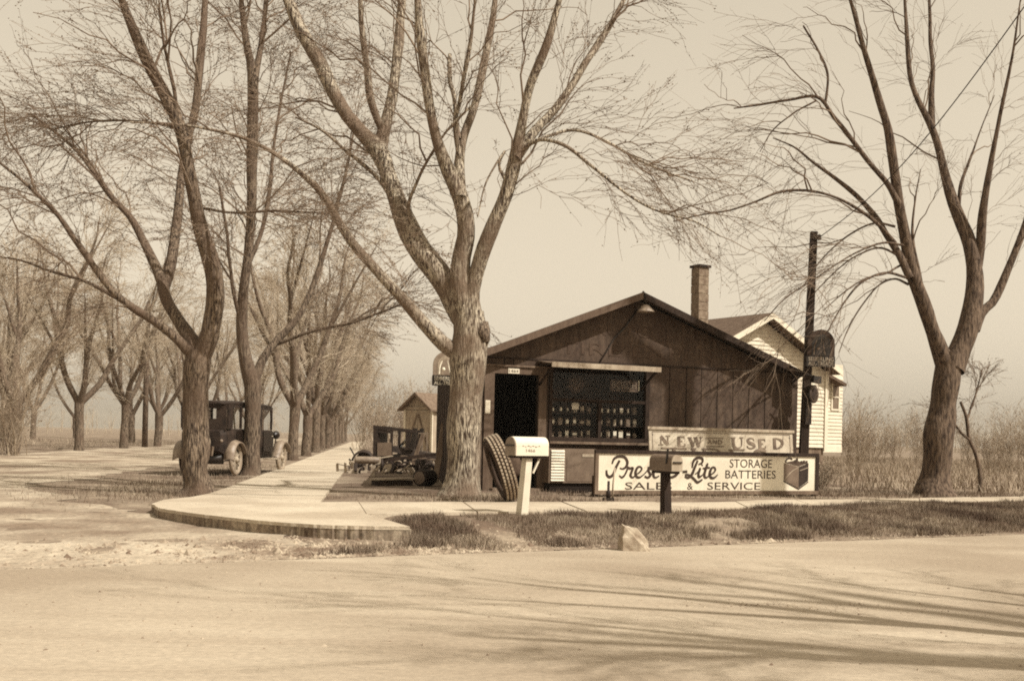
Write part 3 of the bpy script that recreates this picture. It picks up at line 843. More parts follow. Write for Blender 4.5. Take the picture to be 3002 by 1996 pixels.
# ------------------------------------------------------------------ signs
def big_sign():
    A = Vector((1.353, 18.3, 0)); B = Vector((5.476, 20.1, 0))
    d = B - A; W = d.length; yaw = math.atan2(d.y, d.x)
    s = thing('billboard', 'long white battery sales sign in a dark frame on low legs by the walk', 'sign', (A.x, A.y, GR), yaw)
    zt = at(1745, 1317, 18.3).z - GR; zb = at(1745, 1448, 18.3).z - GR
    def sg(x, y):
        f = (x - 145.0) / (2200 - 145)
        yt = lerp(300, 343, f); yb = lerp(716, 712, f)
        return (f * W, zb + (yb - y) / (yb - yt) * (zt - zb))
    MB().box(0.05, W - 0.05, -0.006, 0.012, zb + 0.06, zt - 0.06).build('panel', 'signwhite', s)
    ft = 0.062
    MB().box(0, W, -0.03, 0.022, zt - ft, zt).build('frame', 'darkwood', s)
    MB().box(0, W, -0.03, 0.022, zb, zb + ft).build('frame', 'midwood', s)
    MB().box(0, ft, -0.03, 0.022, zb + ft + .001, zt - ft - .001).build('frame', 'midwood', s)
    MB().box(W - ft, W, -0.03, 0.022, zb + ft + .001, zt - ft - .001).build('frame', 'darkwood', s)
    for x in (0.03, W * 0.37, W - 0.04):
        MB().box(x - .03, x + .03, 0.023, 0.08, -0.1, zb + 0.3).build('leg', 'darkwood', s)
    MB().box(0.25, W * 0.37, 0.03, 0.06, zb - 0.09, zb - 0.03).build('brace', 'midwood', s)
    k = W / 2055.0
    hv, hn = 21 * k, 10 * k
    strokes = [
        ([(244, 492), (248, 535), (272, 556), (302, 530), (326, 462), (354, 402)], [.7, 1, 1.1, 1, 1, .9]),
        ([(290, 434), (306, 388), (345, 366), (394, 372), (420, 415), (412, 458), (384, 480), (356, 474)], [.6, .9, 1, 1.1, 1.1, 1, .7, .5]),
        ([(352, 542), (378, 560), (405, 528), (430, 458)], [.5, .8, .7, .7]),
        ([(430, 462), (440, 478), (468, 472), (457, 512), (450, 545), (470, 561), (492, 540)], [.8, .8, .9, 1, 1, .7, .4]),
        ([(490, 538), (526, 512), (546, 480), (530, 460), (506, 472), (492, 516), (502, 552), (530, 560), (560, 536)], [.4, .6, .7, .7, .9, 1.1, 1, .7, .4]),
        ([(556, 542), (590, 502), (610, 458)], [.4, .5, .5]),
        ([(606, 462), (606, 500), (622, 535), (602, 562), (572, 550)], [.9, 1, 1.1, .8, .8]),
        ([(624, 545), (650, 500), (672, 436)], [.4, .6, .7]),
        ([(668, 446), (654, 500), (650, 545), (668, 562), (700, 545)], [.9, 1, 1, .7, .4]),
        ([(636, 482), (666, 478), (696, 474)], [.6, .7, .6]),
        ([(838, 420), (800, 402), (756, 430), (736, 485), (752, 540), (800, 560), (852, 535), (872, 480), (858, 432), (830, 410)], [.8, .9, 1.1, 1.2, 1.1, .9, 1.1, 1.2, 1, .7]),
        ([(716, 508), (732, 506)], [.9, .9]),
        ([(908, 508), (950, 505)], [.9, .9]),
        ([(992, 470), (1004, 408), (1040, 378), (1082, 386), (1084, 420), (1050, 440)], [.6, 1, 1, 1, .8, .5]),
        ([(1042, 402), (1016, 468), (992, 530), (960, 562), (928, 550)], [.8, 1, 1.1, .9, .7]),
        ([(930, 534), (962, 536), (1010, 572), (1044, 604), (1088, 578)], [.6, .8, 1, 1, .6]),
        ([(1022, 530), (1048, 505), (1068, 470)], [.4, .5, .6]),
        ([(1066, 476), (1052, 525), (1058, 556), (1090, 536)], [.9, 1, 1, .4]),
        ([(1078, 446), (1084, 438)], [1.1, 1.1]),
        ([(1088, 538), (1112, 500), (1134, 428)], [.4, .6, .7]),
        ([(1130, 440), (1112, 500), (1106, 545), (1122, 562), (1152, 540)], [.9, 1, 1, .7, .4]),
        ([(1090, 476), (1122, 472), (1154, 468)], [.6, .7, .6]),
        ([(1150, 540), (1190, 515), (1206, 486), (1190, 465), (1166, 480), (1154, 530), (1170, 562), (1200, 560), (1228, 532)], [.4, .6, .7, .7, .9, 1.1, 1, .7, .4]),
    ]
    m = MB()
    for i, (pts, wd) in enumerate(strokes):
        ribbon(m, [sg(*p) for p in pts], [hv * x for x in wd], -0.010 - 0.0002 * i)
    m.build('lettering', 'signink', s)
    def word(t, x0, y0, x1, y1, bold=0.0, depth=0.003, mt='signink'):
        a = sg(x0, y1); b = sg(x1, y0)
        put_text(t, s, a[0], b[0], a[1], b[1], -0.008, mt, depth, bold, rise=0.0)
    word('STORAGE', 1338, 397, 1742, 468)
    word('BATTERIES', 1300, 497, 1780, 568)
    word('SALES', 405, 606, 815, 672)
    word('&', 952, 610, 1004, 672)
    word('SERVICE', 1135, 606, 1632, 672)
    # the printed battery
    def poly(pts, mt, y=-0.008, name='battery_print'):
        MB().prism([sg(*p) for p in pts], y - 0.002, y).build(name, mt, s)
    poly([(1858, 428), (2005, 462), (2005, 655), (1858, 580)], 'enamelgrey')
    poly([(2007, 462), (2100, 430), (2100, 590), (2007, 655)], 'dustyblack')
    poly([(1856, 584), (2005, 658), (2005, 672), (1856, 598)], 'signink')
    poly([(2007, 658), (2102, 594), (2102, 606), (2007, 672)], 'signink')
    poly([(1862, 424), (1960, 405), (2096, 426), (2006, 458)], 'packagedark')
    m = MB()
    ribbon(m, [sg(1872, 418), sg(1885, 392), sg(1915, 384), sg(1938, 396)], [hv * .6] * 4, -0.013)
    for x, y in ((1968, 410), (1985, 396), (2030, 420), (2055, 416), (2080, 420)):
        m.prism([sg(x - 9, y + 14), sg(x + 9, y + 14), sg(x + 9, y - 12), sg(x - 9, y - 12)], -0.0135, -0.0118)
    m.build('battery_print', 'signink', s)
    m = MB()
    ribbon(m, [sg(1866, 575), sg(1935, 505), sg(1995, 470)], [hn * .6] * 3, -0.013)
    ribbon(m, [sg(2014, 498), sg(2094, 470)], [hn * .5] * 2, -0.013)
    m.build('battery_print', 'palewood', s)
big_sign()

def new_used():
    n = 0.62
    a = plane_sz(1905, 1247, F0, E1, NF, n); b = plane_sz(2326, 1268, F0, E1, NF, n)
    W = b[0] - a[0]; zt = (a[1] + b[1]) / 2 - GR
    lean = thing('painted_board', 'faded white tire board leaning on the garage behind the long sign', 'sign', garage.matrix_basis @ Vector((a[0], -n - 0.1, GR)), FY)
    bt = 0.18
    def P(x, y):          # crop pixels: 655..1960 wide, 100..(330)
        f = (x - 652.0) / (1962 - 652)
        yt = lerp(92, 150, f)
        return (f * W, zt - (y - yt) / 3.145 / (FPX / 20.0) )
    tiltk = 0.12
    mm = Matrix.Rotation(-math.atan(tiltk), 4, 'X')
    def fin(mb_, name, mt):
        return mb_.xf(mm).build(name, mt, lean)
    fin(MB().box(0, W, 0.0, 0.02, bt, zt), 'panel', 'signpaint')
    e = 0.03
    m = MB(); m.box(e + .03, W - e - .03, -0.003, -0.0005, zt - .075, zt - .062); m.box(e + .03, e + .042, -0.003, -0.0005, bt, zt - .0755); m.box(W - e - .042, W - e - .03, -0.003, -0.0005, bt, zt - .0755)
    fin(m, 'border_line', 'fadedink')
    fin(MB().box(-0.03, W + 0.03, -0.025, -0.004, zt - 0.03, zt + 0.02), 'edge_strip', 'palewood')
    k = W / 1310.0
    T, t_ = 26 * k, 8 * k
    m = MB()
    cnt = [0]
    def st(pts, wd):
        cnt[0] += 1
        ribbon(m, [P(*p) for p in pts], wd, -0.005 - 0.0002 * cnt[0], 0.003, 4)
    def serif(x, y, h=20):
        st([(x - h, y), (x + h, y)], [t_, t_])
    dy = lambda x: (x - 740) * 0.052
    def N_(x):
        y0, y1 = 172 + dy(x), 250 + dy(x)
        st([(x + 14, y1), (x + 14, y0)], [t_ * 1.3, t_ * 1.3]); st([(x + 14, y0), (x + 74, y1)], [T, T]); st([(x + 76, y1), (x + 76, y0)], [t_ * 1.3, t_ * 1.3])
        serif(x + 10, y1); serif(x + 76, y0)
    def E_(x):
        y0, y1 = 174 + dy(x), 258 + dy(x)
        st([(x + 18, y1), (x + 18, y0)], [T, T])
        for yy, l in ((y0, 66), ((y0 + y1) / 2, 50), (y1, 70)):
            st([(x + 6, yy), (x + l, yy)], [t_ * 1.2, t_ * 1.2])
        st([(x + 66, y0), (x + 66, y0 + 20)], [t_, t_]); st([(x + 70, y1), (x + 70, y1 - 22)], [t_, t_])
    def W_(x):
        y0, y1 = 176 + dy(x), 264 + dy(x)
        st([(x + 8, y0), (x + 36, y1)], [T, T]); st([(x + 36, y1), (x + 60, y0)], [t_, t_]); st([(x + 60, y0), (x + 86, y1)], [T, T]); st([(x + 86, y1), (x + 112, y0)], [t_, t_])
        serif(x + 8, y0, 18); serif(x + 60, y0, 18); serif(x + 112, y0, 16)
    def U_(x):
        y0, y1 = 166 + dy(x), 264 + dy(x)
        st([(x + 18, y0), (x + 18, y1 - 34), (x + 30, y1 - 8), (x + 58, y1), (x + 86, y1 - 12), (x + 94, y1 - 40), (x + 94, y0)], [T, T, T, t_, t_, t_ * 1.3, t_ * 1.3])
        serif(x + 18, y0, 22); serif(x + 94, y0, 18)
    def S_(x):
        y0, y1 = 166 + dy(x), 262 + dy(x)
        st([(x + 72, y0 + 24), (x + 62, y0 + 4), (x + 36, y0), (x + 14, y0 + 18), (x + 28, y0 + 42), (x + 62, y0 + 56), (x + 74, y1 - 16), (x + 46, y1), (x + 18, y1 - 4), (x + 6, y1 - 24)], [t_, t_, t_ * 1.4, T * .8, T, T, T * .8, t_ * 1.4, t_, t_])
    def D_(x):
        y0, y1 = 160 + dy(x), 256 + dy(x)
        st([(x + 18, y1), (x + 18, y0)], [T, T])
        st([(x + 4, y0), (x + 44, y0 + 1), (x + 82, y0 + 22), (x + 92, (y0 + y1) / 2), (x + 80, y1 - 22), (x + 44, y1 - 1), (x + 4, y1)], [t_, t_, T * .8, T, T * .8, t_, t_])
    N_(738); E_(892); W_(998); U_(1382); S_(1520); E_(1628); D_(1768)
    fin(m, 'lettering', 'fadedink')
    m2 = MB(); m_keep = m; m = m2
    A0 = 1172
    def st2(pts, wd=t_ * .9):
        cnt[0] += 1
        ribbon(m2, [P(*p) for p in pts], [wd] * len(pts), -0.005 - 0.0002 * cnt[0], 0.003, 3)
    st2([(1166, 248), (1184, 212)]); st2([(1184, 212), (1202, 250)]); st2([(1174, 236), (1196, 238)])
    st2([(1216, 250), (1216, 214)]); st2([(1216, 214), (1246, 252)]); st2([(1246, 252), (1246, 216)])
    st2([(1264, 254), (1264, 218)]); st2([(1260, 218), (1284, 222), (1296, 236), (1284, 252), (1260, 254)])
    st2([(1150, 196), (1310, 200)]); st2([(1150, 272), (1310, 278)])
    fin(m2, 'lettering', 'fadedink')
    m3 = MB()
    def st3(pts, wd):
        cnt[0] += 1
        ribbon(m3, [P(p[0], p[1] - 16) for p in pts], [wd] * len(pts), -0.005 - 0.0002 * cnt[0], 0.003, 3)
    st3([(750, 296), (975, 306)], t_ * 1.4); st3([(862, 302), (862, 420)], T)
    st3([(1010, 308), (1060, 310)], t_ * 1.4); st3([(1035, 310), (1035, 420)], T)
    st3([(1110, 312), (1220, 318), (1270, 340), (1220, 366), (1130, 362)], t_ * 1.4); st3([(1135, 314), (1135, 430)], T); st3([(1190, 366), (1270, 430)], T)
    st3([(1350, 326), (1500, 330)], t_ * 1.2); st3([(1380, 328), (1380, 440)], T); st3([(1370, 384), (1470, 388)], t_); st3([(1370, 438), (1500, 440)], t_)
    st3([(1700, 350), (1640, 336), (1590, 356), (1640, 386), (1700, 400), (1690, 440), (1620, 450), (1580, 430)], T * .8)
    fin(m3, 'lettering', 'fadedink')
    for x in (0.07, W - 0.07):
        fin(MB().lathe([(0, -0.006), (0.012, -0.005), (0.012, -0.001)], 8, 'y', (x, 0, zt - 0.12)), 'nail', 'black')
new_used()

def arch_sign(name, label, px, Y, w_px, top, plate0, plate1, rz, dark, bracket):
    c = at(px, plate1, Y)
    s = thing(name, label, 'sign', (c.x, c.y, c.z), rz)
    W = w_px / FPX * Y
    H = (plate1 - top) / FPX * Y; ph = (plate1 - plate0) / FPX * Y
    # arch outline
    def arch(ins, z0):
        r = W / 2 - ins
        zc = H - W / 2
        return [(-r, z0), (r, z0)] + [(r * math.cos(a), zc + (r) * math.sin(a)) for a in np.linspace(0, math.pi, 15)]
    MB().prism(arch(0, ph + 0.003), -0.02, 0.02).build('tyre_panel', 'rubber' if dark else 'metal', s)
    MB().prism(arch(W * 0.16, ph + 0.006), -0.026, -0.0205).build('tyre_wall', 'black' if dark else 'palewood', s)
    r2 = W * 0.20
    MB().prism(arch(W * 0.30, ph + 0.008), -0.031, -0.0265).build('scene_panel', 'black' if dark else 'metal', s)
    m = MB()
    ribbon(m, [(-W * .17, H * .72), (-W * .25, H * .55), (-W * .27, ph + .02)], [.012, .02, .02], -0.0325, 0.001)
    ribbon(m, [(W * .02, H * .74), (W * .08, H * .55), (W * .14, ph + .02)], [.008, .014, .02], -0.0327, 0.001)
    m.lathe([(0, -0.033), (0.03, -0.0325), (0.03, -0.0315)], 10, 'y', (-W * .12, 0, H * .48))
    m.build('painted_figure', 'package' if not dark else 'midwood', s)
    MB().box(-W / 2 - 0.01, W / 2 + 0.01, -0.022, 0.022, 0, ph).build('name_panel', 'black', s)
    mt = 'palewood' if dark else 'white'  # letters of the dark sign dimmed: branch shade put into their colour
    put_text('SEIBERLING', s, -W / 2 + 0.02, W / 2 - 0.02, ph * 0.54, ph * 0.90, -0.0245, mt)
    put_text('ALL-TREADS', s, -W / 2 + 0.02, W / 2 - 0.02, ph * 0.10, ph * 0.46, -0.0245, mt)
    MB().bar((bracket, 0.0, ph * 0.5), (0, 0.03, ph * 0.5), 0.02).build('bracket', 'dustyblack', s)
    MB().bar((bracket, 0.0, H * 0.6), (0, 0.03, H * 0.6), 0.02).build('bracket', 'dustyblack', s)
    return s
# the pole by the right corner of the garage
PY = 21.25
pb = at(2350, 1445, PY); pb.z = GR; pt = at(2386, 680, PY)
pole = thing('sign_pole', 'tall slightly leaning wooden pole at the end of the long sign', 'pole', (pb.x, pb.y, GR), 0)
dpt = pt - pb
MB().hexa([(-.08, -.07, -.1), (.08, -.07, -.1), (.08, .07, -.1), (-.08, .07, -.1)], [(dpt.x - .06, dpt.y - .055, dpt.z), (dpt.x + .06, dpt.y - .055, dpt.z), (dpt.x + .06, dpt.y + .055, dpt.z), (dpt.x - .06, dpt.y + .055, dpt.z)]).build('post', 'darkwood', pole)
q = at(2402, 697, PY) - pb
MB().lathe([(0, -.05), (.03, -.045), (.045, -.01), (.03, .01), (.045, .03), (.02, .06), (0, .062)], 12, 'z', tuple(q)).build('insulator', 'dustyblack', pole)
MB().bar((dpt.x, dpt.y, q.z - 0.02), (q.x, q.y, q.z - 0.02), 0.03).build('bracket', 'dustyblack', pole)
q = at(2366, 1210, PY) - pb
MB().box(q.x - .05, q.x + .06, q.y - .1, q.y - .06, q.z - .22, q.z + .2).build('switch_box', 'dustyblack', pole)
qa = at(2322, 1108, 21.5) - pb; qb = at(2356, 1092, PY) - pb
MB().bar(qa, qb, 0.035).build('brace', 'dustyblack', pole); MB().bar(qa + Vector((0, 0, -.1)), qb + Vector((0, 0, -.02)), 0.03).build('brace', 'dustyblack', pole)
arch_sign('tyre_sign', 'dark arched tire sign with a lettered foot bracketed to the leaning pole', 2405, PY - 0.15, 84, 966, 1044, 1075, R(8), True, -0.28)
arch_sign('tyre_sign', 'paler arched tire sign at the garage corner, half hidden by the big trunk', 1308, 18.45, 80, 1030, 1101, 1131, R(12), False, 0.22)
q = at(2385, 1180, PY - .1)
o = thing('disc_sign', 'small dark round disc sign on the leaning pole below the tire sign', 'sign', (q.x, q.y, q.z), R(45))
MB().lathe([(0, -.012), (.16, -.012), (.172, -.006), (.172, .008), (0, .008)], 24, 'y', (0, 0, .16)).build('disc', 'dustyblack', o)
MB().lathe([(.125, -.0135), (.14, -.0145), (.14, -.0125)], 24, 'y', (0, 0, .16)).build('painted_ring', 'enamelgrey', o)
MB().bar((-.05, .012, .16), (-.2, .02, .16), .02).build('bracket', 'black', o)
q = at(2392, 1124, PY - .2)
o = thing('flood_lamp', 'small black box lamp on the leaning pole above the disc sign', 'lamp', (q.x, q.y, q.z), R(20))
MB().hexa([(-.09, -.06, 0.02), (.08, -.06, 0), (.08, .06, 0), (-.09, .06, .02)], [(-.07, -.05, .14), (.09, -.05, .13), (.09, .05, .13), (-.07, .05, .14)]).build('housing', 'black', o)
MB().bar((-.02, 0, .14), (-.22, 0.05, .17), .018).build('arm', 'black', o)
# overhead wire
wa = at(2405, 694, PY); wm_ = at(2590, 445, 18.6); we = at(3060, -60, 13.0)
wp = []
for i in range(25):
    t = i / 24
    p = wa.lerp(we, t); p.z -= 0.35 * math.sin(math.pi * t)
    wp.append(p)
o = MB().tube(wp, 0.008, 5).build('overhead_wire', 'dustyblack'); tag(o, 'thin service wire running up and away from the leaning pole', 'wire')

# ------------------------------------------------------------------ mailboxes
def mailbox(name, label, base_px, Y, top_px, box_px, yaw, Lb, Wb, Hb, bm, pm, dm, textm):
    b = onz(base_px[0], base_px[1], 0.0)
    b = at(base_px[0], base_px[1], Y)
    gz = float(hgt(b.x, b.y))
    tp = at(top_px[0], top_px[1], Y)
    s = thing(name, label, 'mailbox', (b.x, b.y, gz - 0.02), yaw)
    T = s.matrix_basis.inverted()
    t = T @ Vector((tp.x, tp.y, tp.z))
    H = tp.z - gz + 0.02 - Hb - 0.03
    pw = 0.055
    lx, ly = t.x, t.y
    MB().hexa([(-pw, -pw, -.1), (pw, -pw, -.1), (pw, pw, -.1), (-pw, pw, -.1)], [(lx - pw + .01, ly - pw + .01, H), (lx + pw - .01, ly - pw + .01, H), (lx + pw - .01, ly + pw - .01, H), (lx - pw + .01, ly + pw - .01, H)]).build('post', pm, s)
    MB().box(lx - Lb / 2 + .02, lx + Lb / 2 - .02, ly - Wb / 2 + .02, ly + Wb / 2 - .02, H + .001, H + .028).build('shelf_board', 'darkwood', s)
    prof = [(-Wb / 2, 0), (Wb / 2, 0)] + [(Wb / 2 * math.cos(a), Hb - Wb / 2 + Wb / 2 * math.sin(a)) for a in np.linspace(0, math.pi, 13)]
    m = MB(); n = len(prof)
    v = [(lx - Lb / 2, ly + p[0], H + .03 + p[1]) for p in prof] + [(lx + Lb / 2, ly + p[0], H + .03 + p[1]) for p in prof]
    m.add(v, [tuple(range(n)), tuple(range(2 * n - 1, n - 1, -1))]); m.add(v, [(i, i + n, (i + 1) % n + n, (i + 1) % n) for i in range(n)], False)
    box = m.build('box', bm, s)
    # door at the -x end, a lip round it and a latch
    m = MB(); pr = [(p[0] * 0.96, 0.004 + p[1] * .97) for p in prof]
    v = [(lx - Lb / 2 - .014, ly + p[0], H + .03 + p[1]) for p in pr] + [(lx - Lb / 2 - .001, ly + p[0], H + .03 + p[1]) for p in pr]
    m.add(v, [tuple(range(n)), tuple(range(2 * n - 1, n - 1, -1))] + [(i, i + n, (i + 1) % n + n, (i + 1) % n) for i in range(n)])
    dr = m.build('door', dm, s)
    MB().box(lx - Lb / 2 - .03, lx - Lb / 2 - .015, ly - Wb * .4, ly + Wb * .4, H + .03 + Hb * .5, H + .03 + Hb * .58).build('latch', 'black', dr)
    if textm:
        x0 = lx - Lb * .30
        put_text('1466', s, x0 + Lb * .10, x0 + Lb * .38, H + .03 + Hb * .20, H + .03 + Hb * .36, ly - Wb / 2 - .002, textm, 0.002)
        m = MB()
        for i, (a, b_) in enumerate(((-.02, .04), (.07, .10), (.13, .20), (.22, .24), (.26, .33), (.35, .42), (.45, .50))):
            ribbon(m, [(x0 + Lb * a * 1.05, H + .03 + Hb * .50), (x0 + Lb * (a + b_) * .525, H + .03 + Hb * (.50 + .035 * (-1) ** i)), (x0 + Lb * b_ * 1.05, H + .03 + Hb * .49)], [.005, .007, .004], ly - Wb / 2 - .003 - .0002 * i, .001)
        m.build('faded_name', textm, s)
        MB().bar((lx + .06, ly - .04, H - .18), (lx + .16, ly - .04, H), .02).build('brace', pm, s)
    else:
        MB().bar((lx - Lb * .3, ly + Wb * .5 + .004, H + Hb * .6), (lx - Lb * .36, ly + Wb * .5 + .004, H + Hb + .1), .02).build('flag', 'black', s)
    return s
mailbox('mailbox', 'white round-topped mailbox with a faded name on a white post', (1528, 1506), 13.5, (1547, 1280), None, R(38), 0.50, 0.20, 0.225, 'white', 'white', 'metal', 'fadedink')  # door end of the white box coloured duller, its shade painted in
mailbox('mailbox', 'dark grey mailbox with door end painted pale as lit on a dark post before the long sign', (1953, 1506), 14.1, (1952, 1331), None, R(118), 0.46, 0.17, 0.21, 'enamelgrey', 'darkwood', 'palewood', None)  # door coloured pale to carry the sunlight on that end

# ------------------------------------------------------------------ tyres
def tread_tyre(m_rad, wid, n=64):
    """outer carcass with tread blocks, hole open, axis x"""
    prof = [(m_rad * .66, -wid * .30), (m_rad * .70, -wid * .44), (m_rad * .82, -wid * .52), (m_rad * .93, -wid * .47), (m_rad * .985, -wid * .36), (m_rad, 0.0),
            (m_rad * .985, wid * .36), (m_rad * .93, wid * .47), (m_rad * .82, wid * .52), (m_rad * .70, wid * .44), (m_rad * .66, wid * .30), (m_rad * .74, wid * .22), (m_rad * .88, wid * .36), (m_rad * .90, 0), (m_rad * .88, -wid * .36), (m_rad * .74, -wid * .22)]
    return MB().lathe(prof, 40, 'x', (0, 0, 0), True, True)
tb = at(1484, 1470, 15.92)
zt_ = float(hgt(tb.x, tb.y)) if True else GR
tyre = thing('big_tyre', 'large worn knobbly tyre leaning beside the big trunk', 'tyre', (tb.x, tb.y, GR + 0.01))
RM = 0.475; WT = 0.22
body = tread_tyre(RM, WT)
blocks = MB()
for k in range(56):
    a = 2 * math.pi * k / 56
    for row, xo in enumerate((-.075, -.025, .025, .075)):
        aa = a + (0.5 if row % 2 else 0) * 2 * math.pi / 56
        c, s_ = math.cos(aa), math.sin(aa)
        rr = RM * (0.992 if abs(xo) < .04 else 0.975)
        t1 = Vector((0, -s_, c)) * .021; t2 = Vector((.0155, 0, 0)); r1 = Vector((0, c, s_))
        cc = Vector((xo, 0, 0)) + r1 * rr
        blocks.hexa([cc - t1 - t2, cc + t1 - t2, cc + t1 + t2, cc - t1 + t2], [cc + r1 * .017 - t1 * .85 - t2 * .85, cc + r1 * .017 + t1 * .85 - t2 * .85, cc + r1 * .017 + t1 * .85 + t2 * .85, cc + r1 * .017 - t1 * .85 + t2 * .85])
# axis: yaw so that a little of the inner hole shows, lean to the left
TM = Matrix.Rotation(R(10), 4, 'Z') @ Matrix.Rotation(R(-20), 4, 'Y') @ Matrix.Identity(4)
def lift(mb_):
    return mb_.xf(TM)
lift(body); lift(blocks)
mz = min(p[2] for p in blocks.v); 
low = min(blocks.v, key=lambda p: p[2])
for b_ in (body, blocks):
    b_.v = [(p[0] - low[0], p[1] - low[1], p[2] - mz) for p in b_.v]
body.build('carcass', 'rubber', tyre)
kind(blocks.build('tread', 'dustyrubber', tyre), 'stuff')

# pump left by the long sign
pp = onz(1783, 1468, GR)
pump = thing('hand_pump', 'small dark hand pump with a pale lever standing before the long sign', 'pump', (pp.x, pp.y, GR), R(20))
MB().box(-.07, .07, -.06, .06, 0, .05).build('base', 'black', pump)
MB().lathe([(0, .05), (.035, .05), (.035, .14), (.02, .16), (.02, .30), (0, .30)], 10, 'z', (.0, 0, 0)).build('barrel', 'dustyblack', pump)
MB().tube([(.06, -.02, .03), (.065, -.02, .25), (.09, -.02, .50)], [.014, .014, .012], 6).build('lever', 'palewood', pump)

# ------------------------------------------------------------------ vehicles on the side street
def wheel(name, parent, c, rad, wt, tm, sm, n=12):
    root = bpy.data.objects.new(name, None); COL.objects.link(root); root.parent = parent; root.location = c
    MB().torus(rad - wt / 2, wt / 2, wt / 2, 28, 10, 'x').build('tyre', tm, root)
    MB().torus(rad - wt * 1.05, wt * .3, wt * .16, 28, 6, 'x').build('rim', sm, root)
    MB().lathe([(0, -.07), (.05, -.06), (.075, -.02), (.075, .05), (.04, .08), (0, .085)], 12, 'x').build('hub', sm, root)
    for k in range(n):
        a = 2 * math.pi * k / n
        MB().bar((0.0, .06 * math.cos(a), .06 * math.sin(a)), (0, (rad - wt) * math.cos(a), (rad - wt) * math.sin(a)), .034, .028, (1, 0, 0)).build('spoke', sm, root)
    return root

def fender(pts, w0_, w1_, th=0.02):
    m = MB(); p = catmull(np.array([(0, a, b) for a, b in pts], float), 4)
    n = len(p)
    v = []
    for q in p:
        v += [(w0_, q[1], q[2] - .015), ((w0_ + w1_) / 2, q[1], q[2] + .02), (w1_, q[1], q[2] - .03)]
    for q in p:
        v += [(w0_, q[1], q[2] - .015 - th), ((w0_ + w1_) / 2, q[1], q[2] + .02 - th), (w1_, q[1], q[2] - .05 - th)]
    f = []
    for i in range(n - 1):
        for j in range(2):
            a = i * 3 + j; f.append((a, a + 1, a + 4, a + 3)); b = a + n * 3; f.append((b, b + 3, b + 4, b + 1))
        a = i * 3; f.append((a, a + 3, a + 3 + n * 3, a + n * 3)); a = i * 3 + 2; f.append((a, a + n * 3, a + 3 + n * 3, a + 3))
    return m.add(v, f, True)

